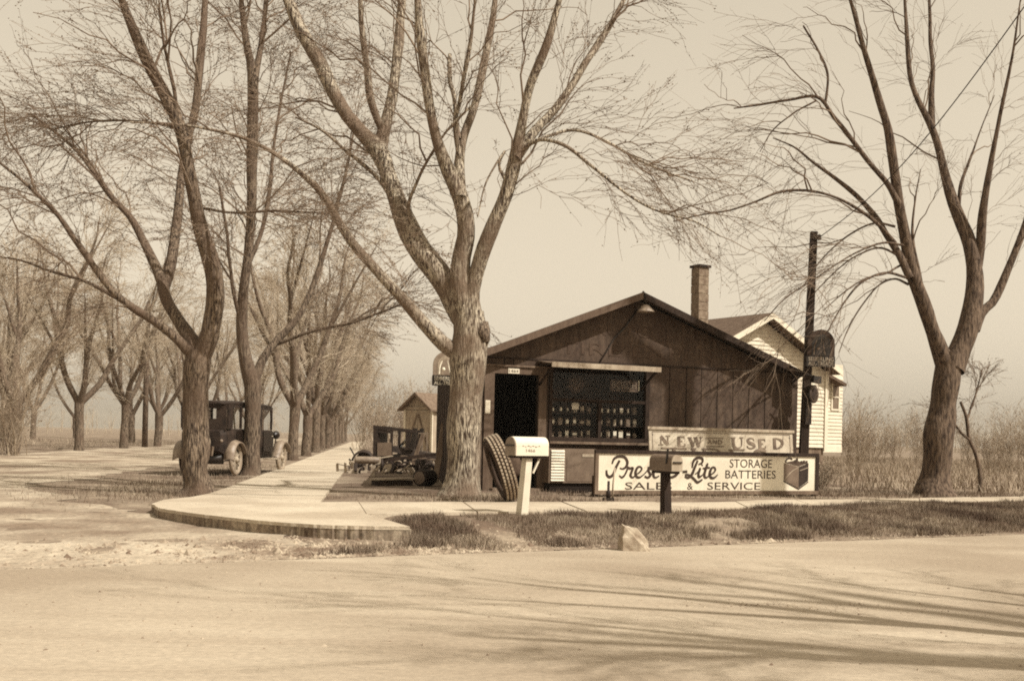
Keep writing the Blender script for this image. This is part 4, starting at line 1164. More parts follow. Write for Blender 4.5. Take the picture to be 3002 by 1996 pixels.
def sedan():
    rw = onz(690, 1395, 0.13)
    yaw = R(-5.5)
    ex = Vector((math.cos(yaw), math.sin(yaw), 0))
    o = rw - ex * 0.546; gz = float(hgt(o.x, o.y))
    c = thing('parked_sedan', 'old dark closed car with spoked wheels parked behind the left trees', 'car', (o.x, o.y, gz), yaw)
    WB = 3.75; rad = 0.40; c.scale = (.78, .86, .86)
    for x in (-.70, .70):
        for y in (0, WB):
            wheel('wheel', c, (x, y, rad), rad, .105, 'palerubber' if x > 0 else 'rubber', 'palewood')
    sp = wheel('spare_wheel', c, (-.05, -.78, .80), .35, .11, 'palerubber', 'dustyblack')
    sp.rotation_euler = (0, 0, R(90))
    # chassis and tank
    MB().box(-.45, .45, -.5, WB + .4, .36, .50).build('chassis', 'black', c)
    MB().lathe([(0, -.5), (.13, -.5), (.13, .5), (0, .5)], 14, 'x', (0, -.42, .42)).build('fuel_tank', 'black', c)
    MB().lathe([(0, -.65), (.04, -.65), (.04, .65), (0, .65)], 8, 'x', (0, 0, rad)).build('axle', 'black', c)
    MB().lathe([(0, -.09), (.1, -.06), (.13, 0), (.1, .06), (0, .09)], 12, 'x', (0, 0, rad)).build('differential', 'black', c)
    # lower body: rounded tub
    def ring(y, hw, z0, z1):
        return [(-hw * .92, y, z0), (hw * .92, y, z0), (hw, y, lerp(z0, z1, .35)), (hw, y, lerp(z0, z1, .8)), (hw * .95, y, z1), (-hw * .95, y, z1), (-hw, y, lerp(z0, z1, .8)), (-hw, y, lerp(z0, z1, .35))]
    secs = [ring(-.62, .50, .62, 1.10), ring(-.50, .62, .54, 1.14), ring(-.1, .68, .50, 1.16), ring(.9, .70, .50, 1.16), ring(3.05, .67, .50, 1.15)]
    m = MB(); k = 8
    v = [p for s in secs for p in s]
    f = [(i * k + j, i * k + (j + 1) % k, (i + 1) * k + (j + 1) % k, (i + 1) * k + j) for i in range(len(secs) - 1) for j in range(k)]
    f += [tuple(range(k - 1, -1, -1)), tuple(range((len(secs) - 1) * k, len(secs) * k))]
    m.add(v, f).build('body', 'dustyblack', c)
    secs = [ring(3.052, .60, .54, 1.13), ring(3.4, .46, .56, 1.10), ring(WB + .3, .34, .58, 1.06)]
    m = MB(); v = [p for s in secs for p in s]
    f = [(i * k + j, i * k + (j + 1) % k, (i + 1) * k + (j + 1) % k, (i + 1) * k + j) for i in range(2) for j in range(k)]
    f += [tuple(range(k - 1, -1, -1)), tuple(range(2 * k, 3 * k))]
    m.add(v, f).build('bonnet', 'dustyblack', c)
    MB().box(-.33, .33, WB + .305, WB + .38, .52, 1.08).build('radiator', 'brightmetal', c)
    # doors: dark panels proud of the tub
    for x in (.70, -.70):
        sgn = 1 if x > 0 else -1
        for y0, y1 in ((.05, .78), (.86, 1.55), (2.12, 2.92)):
            d = MB().box(min(x, x + sgn * .016), max(x, x + sgn * .016), y0, y1, .58, 1.12).build('door', 'black', c)
            MB().box(min(x + sgn * .017, x + sgn * .04), max(x + sgn * .017, x + sgn * .04), y1 - .14, y1 - .04, .98, 1.0).build('handle', 'brightmetal', d)
    # upper cabin: pillars, header, rear panel with two lights
    zt_ = 1.76; z0 = 1.165
    for x in (-.64, .64):
        for y0, y1 in ((-.48, -.16), (.42, .50), (.80, .86), (1.50, 1.58), (2.02, 2.10), (2.92, 3.0)):
            MB().box(x - .025, x + .025, y0, y1, z0, zt_).build('pillar', 'dustyblack', c)
        MB().box(x - .024, x + .024, -.44, 2.98, zt_ - .07, zt_ + .005).build('header', 'dustyblack', c)
        for y0, y1 in ((-.158, .418), (.502, .798), (.862, 1.498), (1.582, 2.018), (2.102, 2.918)):
            MB().box(x - .004, x + .004, y0, y1, z0, zt_ - .072).build('pane', 'glass', c)
    for x0, x1 in ((-.612, -.42), (-.10, .10), (.34, .612)):
        MB().box(x0, x1, -.54, -.50, z0 - .05, zt_).build('rear_panel', 'dustyblack', c)
    for x0, x1, za in ((-.418, -.102, 1.42), (.102, .338, 1.40)):
        MB().box(x0, x1, -.539, -.501, z0 - .05, za).build('rear_panel', 'dustyblack', c)
        MB().box(x0, x1, -.539, -.501, 1.66, zt_).build('rear_panel', 'dustyblack', c)
        MB().box(x0, x1, -.522, -.517, za + .001, 1.659).build('pane', 'glass', c)
    # windscreen
    for x in (-.58, .58):
        MB().bar((x, 3.20, 1.15), (x, 3.03, zt_), .045).build('screen_post', 'brightmetal', c)
    MB().hexa([(-.55, 3.195, 1.155), (.55, 3.195, 1.155), (.55, 3.03, zt_ - .01), (-.55, 3.03, zt_ - .01)], [(-.55, 3.200, 1.155), (.55, 3.200, 1.155), (.55, 3.035, zt_ - .01), (-.55, 3.035, zt_ - .01)]).build('windscreen', 'glass', c)
    # roof
    secs = []
    for y, hw, dz in ((-.60, .56, -.03), (-.45, .66, .0), (.5, .69, .03), (2.8, .67, .01), (3.15, .62, -.04)):
        secs.append([(-hw, y, zt_ + .008 + dz * .3), (hw, y, zt_ + .008 + dz * .3), (hw, y, zt_ + .04 + dz), (hw * .6, y, zt_ + .085 + dz), (-hw * .6, y, zt_ + .085 + dz), (-hw, y, zt_ + .04 + dz)])
    m = MB(); k = 6; v = [p for s in secs for p in s]
    f = [(i * k + j, i * k + (j + 1) % k, (i + 1) * k + (j + 1) % k, (i + 1) * k + j) for i in range(4) for j in range(k)]
    f += [tuple(range(k - 1, -1, -1)), tuple(range(4 * k, 5 * k))]
    m.add(v, f).build('roof', 'dustyblack', c)
    for sgn in (1, -1):
        a, b = (.56, .86) if sgn > 0 else (-.56, -.86)
        fender([(-.52, .42), (-.46, .66), (-.25, .84), (.05, .86), (.32, .72), (.50, .48), (.62, .42)], a, b).build('fender', 'metal', c)
        fender([(WB - .62, .42), (WB - .45, .60), (WB - .22, .82), (WB + .08, .86), (WB + .36, .74), (WB + .50, .56)], a, b).build('fender', 'metal', c)
        MB().box(min(a, b) + .02, max(a, b) - .01, .63, WB - .63, .36, .40).build('running_board', 'palewood', c)
        q = (.47 * sgn, WB + .12, 1.02)
        h = MB().lathe([(0, -.14), (.06, -.12), (.115, -.02), (.12, .05), (.11, .07), (0, .075)], 14, 'y', q).build('headlight', 'black', c)
        MB().bar((.47 * sgn, WB + .12, .62), (.47 * sgn, WB + .12, .90), .03).build('headlight_post', 'black', c)
    MB().lathe([(0, -.02), (.04, -.02), (.045, .03), (0, .03)], 10, 'y', (.52, -.60, .86)).build('tail_lamp', 'metal', c)
    MB().bar((.30, -.70, .5), (.34, -.72, .72), .05).build('spring_shackle', 'metal', c)
    MB().bar((-.25, -.60, .72), (-.12, -.76, .80), .05).build('spare_bracket', 'black', c)
sedan()

# ------------------------------------------------------------------ shed, wreck and scrap on the left of the garage
def shed():
    Y = 44.0
    p = at(1228, 1150, Y)
    yaw = R(-36)       # front turned to the side street
    w2 = 1.22; H = p.z - 0.1
    c = Vector((p.x, p.y, 0.1))
    s = thing('small_shed', 'little pale shed with braced double doors beyond the scrap heap', 'shed', c, yaw)
    hw = 0.72; eh = H - 0.55; D = 2.4
    MB().prism([(-hw, 0), (hw, 0), (hw, eh), (0, H - .1), (-hw, eh)], 0.02, D).build('wall', 'palewood', s)
    for a, b in ((-hw - .14, 0), (0, hw + .14)):
        zr = lambda x: H - abs(x) * (0.55 / hw)
        f4 = [(a, -.25, zr(a) - .08), (b, -.25, zr(b) - .08), (b, -.25, zr(b)), (a, -.25, zr(a))]
        MB().hexa(f4, [(q[0], D + .2, q[2]) for q in f4]).build('roof', 'midwood', s)
        MB().prism([(a, zr(a) - .12), (b, zr(b) - .12), (b, zr(b) - .01), (a, zr(a) - .01)], -.275, -.252).build('rake_board', 'midwood', s)
    MB().box(-hw, hw, -.03, .018, eh - .12, eh - .02).build('lintel', 'palewood', s)
    for a, b in ((-.62, -.01), (.01, .62)):
        d = MB().box(a, b, -.02, .018, .05, eh - .14).build('door', 'palewood', s)
        x0, x1 = (a, b) if a < 0 else (b, a)
        MB().bar((x0, -.04, .3), (x1 + (-.02 if x1 < 0 else .02), -.04, eh - .3), .07, .02, (0, 1, 0)).build('brace', 'midwood', d)
        MB().box(a + .01, b - .01, -.038, -.021, eh - .24, eh - .16).build('rail', 'palewood', d)
    for x in (-hw + .03, hw - .03):
        MB().box(x - .05, x + .05, -.03, .018, 0, eh - .13).build('corner_board', 'white', s)
shed()

def wreck():
    Y = 31.0
    k = FPX / Y
    o = at(1160, 1366, Y)
    gz = float(hgt(o.x, o.y))
    t = thing('truck_wreck', 'stripped dark truck cab and bonnet rusting beside the garage', 'vehicle wreck', (o.x, o.y, gz), R(-4))
    def P(u, v):
        p = at(u, v, Y); return (p.x - o.x, p.z - gz)
    D = 1.25
    def quad(name, pts, y0, y1, mt='dustyblack'):
        MB().prism([P(*p) for p in pts], y0, y1).build(name, mt, t)
    for yy in (0, D):
        quad('pillar', [(1092, 1336), (1106, 1336), (1108, 1250), (1094, 1248)], yy, yy + .06)
        quad('roof_rail', [(1093, 1246), (1222, 1262), (1222, 1270), (1093, 1256)], yy - .003, yy + .063)
        quad('pillar', [(1142, 1334), (1150, 1334), (1152, 1262), (1144, 1261)], yy + .002, yy + .058)
        quad('pillar', [(1188, 1318), (1200, 1318), (1206, 1268), (1190, 1266)], yy, yy + .06)
        quad('pillar', [(1200, 1316), (1214, 1318), (1224, 1255), (1211, 1254)], yy + .004, yy + .07, 'black')
    quad('window_blind', [(1107, 1257), (1143, 1262), (1143, 1270), (1108, 1268)], .01, .04)
    quad('door', [(1106, 1336), (1148, 1336), (1148, 1297), (1106, 1297)], -.02, .0, 'enamelgrey')
    quad('back_panel', [(1092, 1338), (1112, 1338), (1112, 1250), (1094, 1249)], .062, D - .002)
    MB().box(P(1093, 1250)[0], P(1150, 1250)[0], .065, D - .002, P(1093, 1254)[1] - .05, P(1093, 1254)[1]).build('roof', 'dustyblack', t)
    # steering column and wheel
    a = P(1152, 1320); b = P(1176, 1298)
    MB().bar((a[0], .4, a[1]), (b[0], .4, b[1]), .035).build('steering_column', 'black', t)
    sw = MB().torus(.19, .018, .018, 20, 6, 'x'); sw.xf(Matrix.Translation((b[0], .4, b[1])) @ Matrix.Rotation(R(42), 4, 'Y'))
    sw.build('steering_wheel', 'black', t)
    # bonnet, body side, running gear
    a = P(1148, 1312); b = P(1278, 1334)
    MB().hexa([(a[0], .05, a[1] - .12), (b[0], .05, b[1] - .12), (b[0], D - .1, b[1] - .12), (a[0], D - .1, a[1] - .12)], [(a[0], .1, a[1] + .05), (b[0], .1, b[1] + .02), (b[0], D - .15, b[1] + .02), (a[0], D - .15, a[1] + .05)]).build('bonnet', 'dustyblack', t)
    quad('side_panel', [(1098, 1366), (1284, 1376), (1284, 1340), (1180, 1328), (1098, 1338)], .07, D - .12, 'black')
    quad('running_board', [(1178, 1334), (1284, 1346), (1284, 1350), (1178, 1338)], -.2, .05, 'midwood')
    f = [P(u, v) for u, v in ((1030, 1366), (1034, 1340), (1050, 1324), (1070, 1320), (1086, 1326), (1096, 1342))]
    fender([(x, z) for x, z in f], 0, .28).xf(Matrix.Rotation(R(-90), 4, 'Z') @ Matrix.Scale(-1, 4, (1, 0, 0)) if False else Matrix(((0, 1, 0, 0), (-1, 0, 0, .1), (0, 0, 1, 0), (0, 0, 0, 1)))).build('fender', 'dustyblack', t)
    c = P(1066, 1352)
    MB().torus(.2, .06, .06, 20, 8, 'y', (c[0], .05, c[1])).build('wheel', 'rubber', t)
    # open frame hoops behind the seat
    for u in (1232, 1246):
        quad('hoop', [(u, 1330), (u + 3, 1330), (u + 3, 1270), (u, 1270)], .3, .34, 'metal')
    quad('hoop', [(1222, 1268), (1250, 1268), (1250, 1271), (1222, 1271)], .3, .34, 'metal')
wreck()

def scrap():
    def gp(u, v): 
        p = onz(u, v, GR); return p
    p = gp(1075, 1384)
    o = thing('scrap_log', 'pale rusty cylinder lying across blocks in the scrap heap', 'scrap cylinder', (p.x, p.y, GR), R(8))
    MB().lathe([(0, -.3), (.075, -.3), (.09, -.26), (.09, .26), (.075, .3), (0, .3)], 14, 'x', (0, 0, .29)).build('drum', 'metal', o)
    MB().box(.24, .33, -.06, .06, .20, .38).build('end_cap', 'palewood', o)
    for i, (u, v, h) in enumerate(((1070, 1386, .17), (1093, 1396, .24))):
        p = gp(u, v)
        b = MB().hexa([(-.045, -.05, 0), (.045, -.05, 0), (.045, .05, 0), (-.045, .05, 0)], [(-.035, -.05, h), (.05, -.05, h + .01), (.05, .05, h), (-.035, .05, h)]).build('stone_block', 'stone')
        b.location = (p.x, p.y, GR); tag(b, ['pale upright block under the middle of the scrap cylinder', 'taller pale block at the right end of the scrap cylinder'][i], 'block', 'pale blocks in the scrap heap')
    p = gp(1020, 1384)
    o = thing('broken_crate', 'broken pale crate at the walk side of the scrap heap', 'crate', (p.x, p.y, GR), R(-12))
    for i in range(4):
        MB().box(-.2, .18, -.15 + i * .1, -.07 + i * .1, .05, .07).build('plank', 'palewood', o)
    for x in (-.2, .0, .17):
        MB().hexa([(x - .03, -.17, 0), (x + .03, -.17, 0), (x + .03, -.155, 0), (x - .03, -.155, 0)], [(x - .03, -.2, .24 + x * .2), (x + .03, -.2, .22), (x + .03, -.185, .22), (x - .03, -.185, .24 + x * .2)]).build('plank', 'palewood', o)
    MB().bar((-.2, -.18, .2), (.2, -.19, .12), .05, .015).build('plank', 'midwood', o)
    p = gp(1035, 1388)
    o = MB().hexa([(-.12, -.1, 0), (.1, -.12, 0), (.12, .1, 0), (-.1, .1, 0)], [(-.05, -.05, .1), (.08, -.06, .16), (.09, .08, .14), (-.08, .07, .06)]).build('pale_rubble', 'stone')
    o.location = (p.x, p.y, GR); tag(o, 'pale lump of rubble before the broken crate', 'rubble')
    # pale plank over one dark box that stands in for its shade
    p0 = gp(1098, 1424); p1 = gp(1216, 1424)
    d = p1 - p0
    o = thing('plank_bench', 'long pale plank laid over a dark box standing in for its shade beside the garage', 'plank', (p0.x, p0.y, GR), math.atan2(d.y, d.x))
    W = d.length
    MB().hexa([(-.06, -.06, .10), (W, -.06, .12), (W + .02, .34, .12), (.02, .34, .10)], [(-.06, -.06, .125), (W, -.06, .145), (W + .02, .34, .145), (.02, .34, .125)]).build('plank', 'palewood', o)
    MB().box(.05, W - .05, -.03, .3, -.01, .098).build('block', 'darkwood', o)  # shade under the plank, modelled as a dark solid
    p = gp(1246, 1424)
    o = thing('old_drum', 'dark dented drum lying at the foot of the garage wall', 'drum', (p.x, p.y, GR), R(62))
    MB().lathe([(0, -.2), (.14, -.2), (.15, -.17), (.145, -.05), (.152, 0), (.145, .05), (.15, .17), (.14, .2), (0, .2)], 18, 'x', (0, 0, .15)).build('shell', 'dustyblack', o)
    MB().lathe([(0.0, -.207), (.10, -.205), (.115, -.202)], 16, 'x', (0, 0, .15)).build('lid', 'enamelgrey', o)
    for nm, lab, ct_, u, v, Y, pts, th, mt in (
        ('loose_board', 'weathered board propped up against the wreck pillar', 'board', 1205, 1362, 29.8, ((0, .0, 0), (.28, .35, .95)), .13, 'midwood'),
        ('iron_pipe', 'long rusty pipe lying slantwise across the scrap', 'pipe', 1120, 1372, 28.2, ((0, 0, .1), (1.5, .3, .42)), .05, 'darkwood'),
        ('loose_board', 'pale short board lying over the truck fender', 'board', 1100, 1350, 29.5, ((0, 0, .28), (.45, .1, .36)), .12, 'palewood'),
        ('iron_rod', 'thin dark rod sticking up behind the scrap cylinder', 'rod', 1060, 1370, 29.9, ((0, 0, 0), (-.35, .2, .55)), .03, 'black'),
        ('loose_board', 'dark board leaning on the garage side wall above the drum', 'board', 1276, 1405, 21.5, ((0, 0, .02), (.12, .5, 1.15)), .12, 'midwood')):
        q = at(u, v, Y); q.z = float(hgt(q.x, q.y))
        m = MB().bar(pts[0], pts[1], th, .025).build(nm, mt); m.location = q; tag(m, lab, ct_)
    p = gp(1168, 1384)
    o = thing('axle_set', 'rusty axle with two small discs lying before the wreck', 'axle', (p.x, p.y, GR), R(14))
    MB().lathe([(0, -.5), (.035, -.5), (.035, .5), (0, .5)], 8, 'x', (0, 0, .16)).build('shaft', 'darkwood', o)
    for x in (-.42, .45):
        MB().lathe([(0, -.03), (.16, -.03), (.165, 0), (.16, .03), (0, .03)], 18, 'x', (x, 0, .16)).build('disc', 'dustyblack', o)
    rs = np.random.default_rng(12)
    for nm, mt, cnt, lab in (('loose_scrap', 'dustyblack', 70, 'dark loose scrap heaped about the wreck'), ('broken_rubble', 'palewood', 34, 'pale broken bits strewn through the scrap heap')):
        m = MB()
        for k in range(cnt):
            u = rs.uniform(1035, 1285); v = rs.uniform(1358, 1396) if k % 3 else rs.uniform(1350, 1372)
            q = onz(u, v, GR)
            if q.y > 30: q = at(u, v, 30); q.z = GR
            a = rs.uniform(0, 3.14); l_ = rs.uniform(.05, .3) * (1 if mt == 'dustyblack' else .5); e = rs.uniform(-.05, .22)
            d = Vector((math.cos(a) * l_, math.sin(a) * l_, e))
            z0 = Vector((q.x, q.y, GR + .03 + rs.uniform(0, .05)))
            if k % 4 == 0:
                t_ = MB().torus(rs.uniform(.06, .16), .02, .02, 12, 5, 'x'); t_.xf(Matrix.Translation(z0 + Vector((0, 0, .05))) @ Matrix.Rotation(a, 4, 'Z') @ Matrix.Rotation(rs.uniform(-1.2, 1.2), 4, 'Y')); m.add(t_.v, t_.f, True)
            else:
                m.bar(z0 - d * .5 + Vector((0, 0, abs(e) * .5)), z0 + d * .5 + Vector((0, 0, abs(e) * .5)), rs.uniform(.02, .10), rs.uniform(.01, .06))
        o = m.build(nm, mt); kind(o, 'stuff'); o['label'] = lab; o['category'] = 'scrap'
    # planks and pipes over the bonnet
    for i, (a, b, lab) in enumerate((((1105, 1352, 29.6), (1290, 1330, 29.6), 'long dark beam propped across the truck bonnet'), ((1130, 1362, 29.0), (1290, 1376, 28.8), 'dark beam lying low along the wreck'))):
        q0, q1 = at(*a), at(*b)
        m = MB().bar(q0, q1, .12, .09).build('beam', 'darkwood'); tag(centre(m), lab, 'beam')
scrap()

# stone in the verge
p = onz(1862, 1602, 0.04)
def boulder():
    import bmesh
    b = bmesh.new()
    for q in [(-.15, -.03, -.05), (.10, -.12, -.05), (.15, .10, -.05), (-.12, .14, -.05), (-.13, .0, .25), (-.10, .10, .26), (-.01, -.045, .215), (.05, .07, .20), (.09, -.09, .10), (.125, .07, .12)]:
        b.verts.new(q)
    r_ = bmesh.ops.convex_hull(b, input=b.verts)
    bmesh.ops.delete(b, geom=[g for g in r_['geom_interior'] + r_['geom_unused'] if isinstance(g, bmesh.types.BMVert)], context='VERTS')
    bmesh.ops.triangulate(b, faces=b.faces)
    bmesh.ops.subdivide_edges(b, edges=b.edges, cuts=4, use_grid_fill=True, smooth=0.12)
    rs = np.random.default_rng(2)
    for v in b.verts:
        k = float(vnoise(v.co.x * 1.3 + v.co.z, v.co.y + v.co.z * .7, .06, 5)) - .5
        v.co *= 1 + k * .14 + rs.normal(0, .007)
    me = bpy.data.meshes.new('boulder'); b.to_mesh(me); b.free()
    o = link('boulder', me, 'stone')
    o.location = (p.x, p.y, 0.0); o.rotation_euler = (0, 0, R(24)); tag(o, 'pale split boulder set in the grass at the road edge', 'boulder')
boulder()

# far utility pole across the street
p = at(424, 1316, 58)
o = thing('utility_pole', 'thin pole standing across the street between the far trees', 'pole', (p.x, p.y, .1))
MB().tube([(0, 0, -.2), (0, 0, 3.5), (0.05, 0, 7.5)], [.15, .13, .1], 10).build('shaft', 'barkdark', o)
MB().box(-.6, .6, -.05, .05, 7.0, 7.1).build('crossarm', 'darkwood', o)

# ------------------------------------------------------------------ trees
def limb_pts(pts, Y0, dy, fv=1.273):
    """limb measured off the photograph: x, y, width in view units; dy = how far it runs back (+) or forward (-)"""
    out, rad = [], []
    n = len(pts)
    for i, (x, y, wv) in enumerate(pts):
        Y = Y0 + dy * i / max(1, n - 1)
        out.append(tuple(at(x * fv, y * fv, Y))); rad.append(wv * fv / 2 / FPX * Y)
    return np.array(out), np.array(rad)

def resample(p, r, k, rg=None, jit=0.0):
    q = catmull(p, 8); rr = np.interp(np.linspace(0, 1, len(q)), np.linspace(0, 1, len(r)), r)
    d = np.concatenate([[0], np.cumsum(np.linalg.norm(np.diff(q, axis=0), axis=1))]); t = np.linspace(0, d[-1], k)
    P = np.stack([np.interp(t, d, q[:, i]) for i in range(3)], 1); Rr = np.interp(t, d, rr)
    if rg is not None and jit:
        m = max(4, k // 4); tm = np.linspace(0, 1, m); tk = np.linspace(0, 1, k)
        w = np.stack([np.interp(tk, tm, rg.normal(0, 1, m)) for _ in range(4)], 1)
        w = (w + np.concatenate([w[:1], w[:-1]]) + np.concatenate([w[1:], w[-1:]])) / 3
        fade = np.minimum(1, np.minimum(np.arange(k), np.arange(k)[::-1]) / 3.0)
        P = P + w[:, :3] * (Rr * jit * fade)[:, None] * 1.6
        Rr = Rr * (1 + .06 * w[:, 3])
    return P, Rr

def sprout(rg, P, Rr, n, Ln, tr, ang, up, droop, k, rk, rmin, wob, wgt=None, out=None, outw=0.0):
    N, K, _ = P.shape
    ln = np.linalg.norm(np.diff(P, axis=1), axis=2).sum(1)
    pr = ln * (wgt if wgt is not None else 1); pr = pr / pr.sum()
    idx = rg.choice(N, n, p=pr)
    t = rg.uniform(tr[0], tr[1], n)
    f = t * (K - 1); i = np.minimum(f.astype(int), K - 2); fr = (f - i)[:, None]
    a = P[idx, i]; b = P[idx, i + 1]
    base = a + (b - a) * fr
    tan = (b - a) / (np.linalg.norm(b - a, axis=1, keepdims=True) + 1e-9)
    rad = Rr[idx, i] * (1 - fr[:, 0]) + Rr[idx, i + 1] * fr[:, 0]
    rv = rg.normal(0, 1, (n, 3)); pp = np.cross(tan, rv); pp /= np.linalg.norm(pp, axis=1, keepdims=True) + 1e-9
    an = rg.uniform(ang[0], ang[1], n)[:, None]
    d = tan * np.cos(an) + pp * np.sin(an)
    d[:, 2] += up
    if out is not None:
        o = base - out; o[:, 2] = 0; o /= np.linalg.norm(o, axis=1, keepdims=True) + 1e-6
        d += o * outw
    d /= np.linalg.norm(d, axis=1, keepdims=True)
    L_ = rg.uniform(Ln[0], Ln[1], n) * (1.15 - 0.5 * t)
    s = np.linspace(0, 1, k)
    g = rg.normal(0, 1, (n, k, 3)) * wob; g[:, 0] = 0; g = np.cumsum(g, axis=1)
    pts = base[:, None] + d[:, None] * (L_[:, None] * s)[:, :, None] + g * L_[:, None, None]
    dr = droop * rg.uniform(.3, 1.5, n)
    pts[:, :, 2] -= (dr * L_)[:, None] * (s ** 2)
    r0 = np.clip(np.minimum(rad * .7, rk * L_), rmin, None)
    rr = np.maximum(r0[:, None] * (1 - .8 * s), rmin * .7)
    return pts, rr

def buds(rg, P, n, size, t0=.25):
    N, K, _ = P.shape
    idx = rg.integers(0, N, n); f = rg.uniform(t0, 1, n) * (K - 1); i = np.minimum(f.astype(int), K - 2); fr = (f - i)[:, None]
    c = P[idx, i] * (1 - fr) + P[idx, i + 1] * fr + rg.normal(0, .012, (n, 3))
    sz = rg.uniform(size[0], size[1], n)[:, None]
    a = rg.normal(0, 1, (n, 3)); a /= np.linalg.norm(a, axis=1, keepdims=True)
    b = np.cross(a, rg.normal(0, 1, (n, 3))); b /= np.linalg.norm(b, axis=1, keepdims=True)
    v = np.stack([c + a * sz, c + b * sz * .6, c - a * sz, c - b * sz * .6], 1).reshape(-1, 3)
    return v, np.arange(4 * n).reshape(n, 4)

def roughen(v, rg, amp, s):
    n = vnoise(v[:, 0] * 1.0 + v[:, 1], v[:, 2] * .5, s, 11) - .5
    m = vnoise(v[:, 0] - v[:, 1], v[:, 2] * .35 + 7, s * .45, 12) - .5
    return n * amp + m * amp * .6

def tree_mesh(rg, limbs, K=40, n1=60, n2=320, n3=1500, nb=5000, L1=(1.2, 3.0), L2=(.6, 1.6), L3=(.25, .8), droop=(.30, .2, .12), up=(.28, .16, .12), tw=.0029, budsz=(.008, .018), c0=None, from_t=.3, trunk_n=0):
    """returns (v,q) of trunk+limbs and (v,q) of the crown"""
    Ps, Rs, parts = [], [], []
    for i, (p, r) in enumerate(limbs):
        P, Rr = resample(p, r, K, rg, .04 if i < trunk_n else .10)
        n = 14 if Rr.max() > .12 else (9 if Rr.max() > .05 else 6)
        v, q = tubes(P[None], Rr[None], n)
        if Rr.max() > .06:
            ctr = np.repeat(P, n, axis=0); dirv = v - ctr; ln = np.linalg.norm(dirv, axis=1, keepdims=True) + 1e-9
            v = v + dirv / ln * (roughen(v, rg, .16, .30)[:, None] * ln)
        # close the far end
        parts.append((v, q)); Ps.append(P); Rs.append(Rr)
    P0 = np.stack(Ps); R0 = np.stack(Rs)
    sel = [i for i in range(len(limbs)) if i >= trunk_n]
    if n1 == 0:
        return join(parts), None
    P1, R1 = sprout(rg, P0[sel], R0[sel], n1, L1, (from_t, 1), (.4, .95), up[0], droop[0], 9, .0085, .007, .024, out=c0, outw=.35 if c0 is not None else 0)
    P1b, R1b = sprout(rg, P0[sel], R0[sel], n1 * 3, (L1[0] * .3, L1[1] * .45), (from_t * .5, 1), (.45, 1.1), up[0], droop[0] * 1.2, 9, .0055, .0045, .026, out=c0, outw=.3 if c0 is not None else 0)
    P1 = np.concatenate([P1, P1b]); R1 = np.concatenate([R1, R1b])
    P2, R2 = sprout(rg, P1, R1, n2, L2, (.15, 1), (.3, .75), up[1], droop[1], 7, .0048, .0038, .026, out=c0, outw=.25 if c0 is not None else 0)
    P3, R3 = sprout(rg, P2, R2, n3, L3, (.1, 1), (.25, .65), up[2], droop[2], 5, .0035, tw, .03)
    cr = [tubes(P1, R1, 5), tubes(P2, R2, 4), tubes(P3, R3, 3)]
    cr.append(buds(rg, P3, nb, budsz)); cr.append(buds(rg, P2, nb // 3, budsz))
    return join(parts), join(cr)

def plant_tree(name, label, base, wood, crown, bm='bark', tm='twig', group=None):
    t = thing(name, label, 'tree', tuple(base), 0, group)
    b = np.array([base[0], base[1], base[2]])
    link('trunk', npmesh('trunk', wood[0] - b, wood[1], True), bm, t)
    if crown is not None:
        link('crown', npmesh('crown', crown[0] - b, crown[1], False), tm, t)
    return t

def px_tree(name, label, Y0, spec, seed, bm='bark', group=None, gz=GR, tn=1, **kw):
    rg = np.random.default_rng(seed)
    limbs = [limb_pts(p, Y0 + y0, dy) for p, y0, dy in spec]
    p, r = limbs[0]
    base = (p[0][0], p[0][1], gz)
    # root flare
    p[0][2] = gz - .1
    wood, crown = tree_mesh(rg, limbs, c0=np.array([p[0][0], p[0][1], 0]), trunk_n=tn, **kw)
    return plant_tree(name, label, base, wood, crown, bm, group=group)

AVE = 'bare street trees lining the side street'
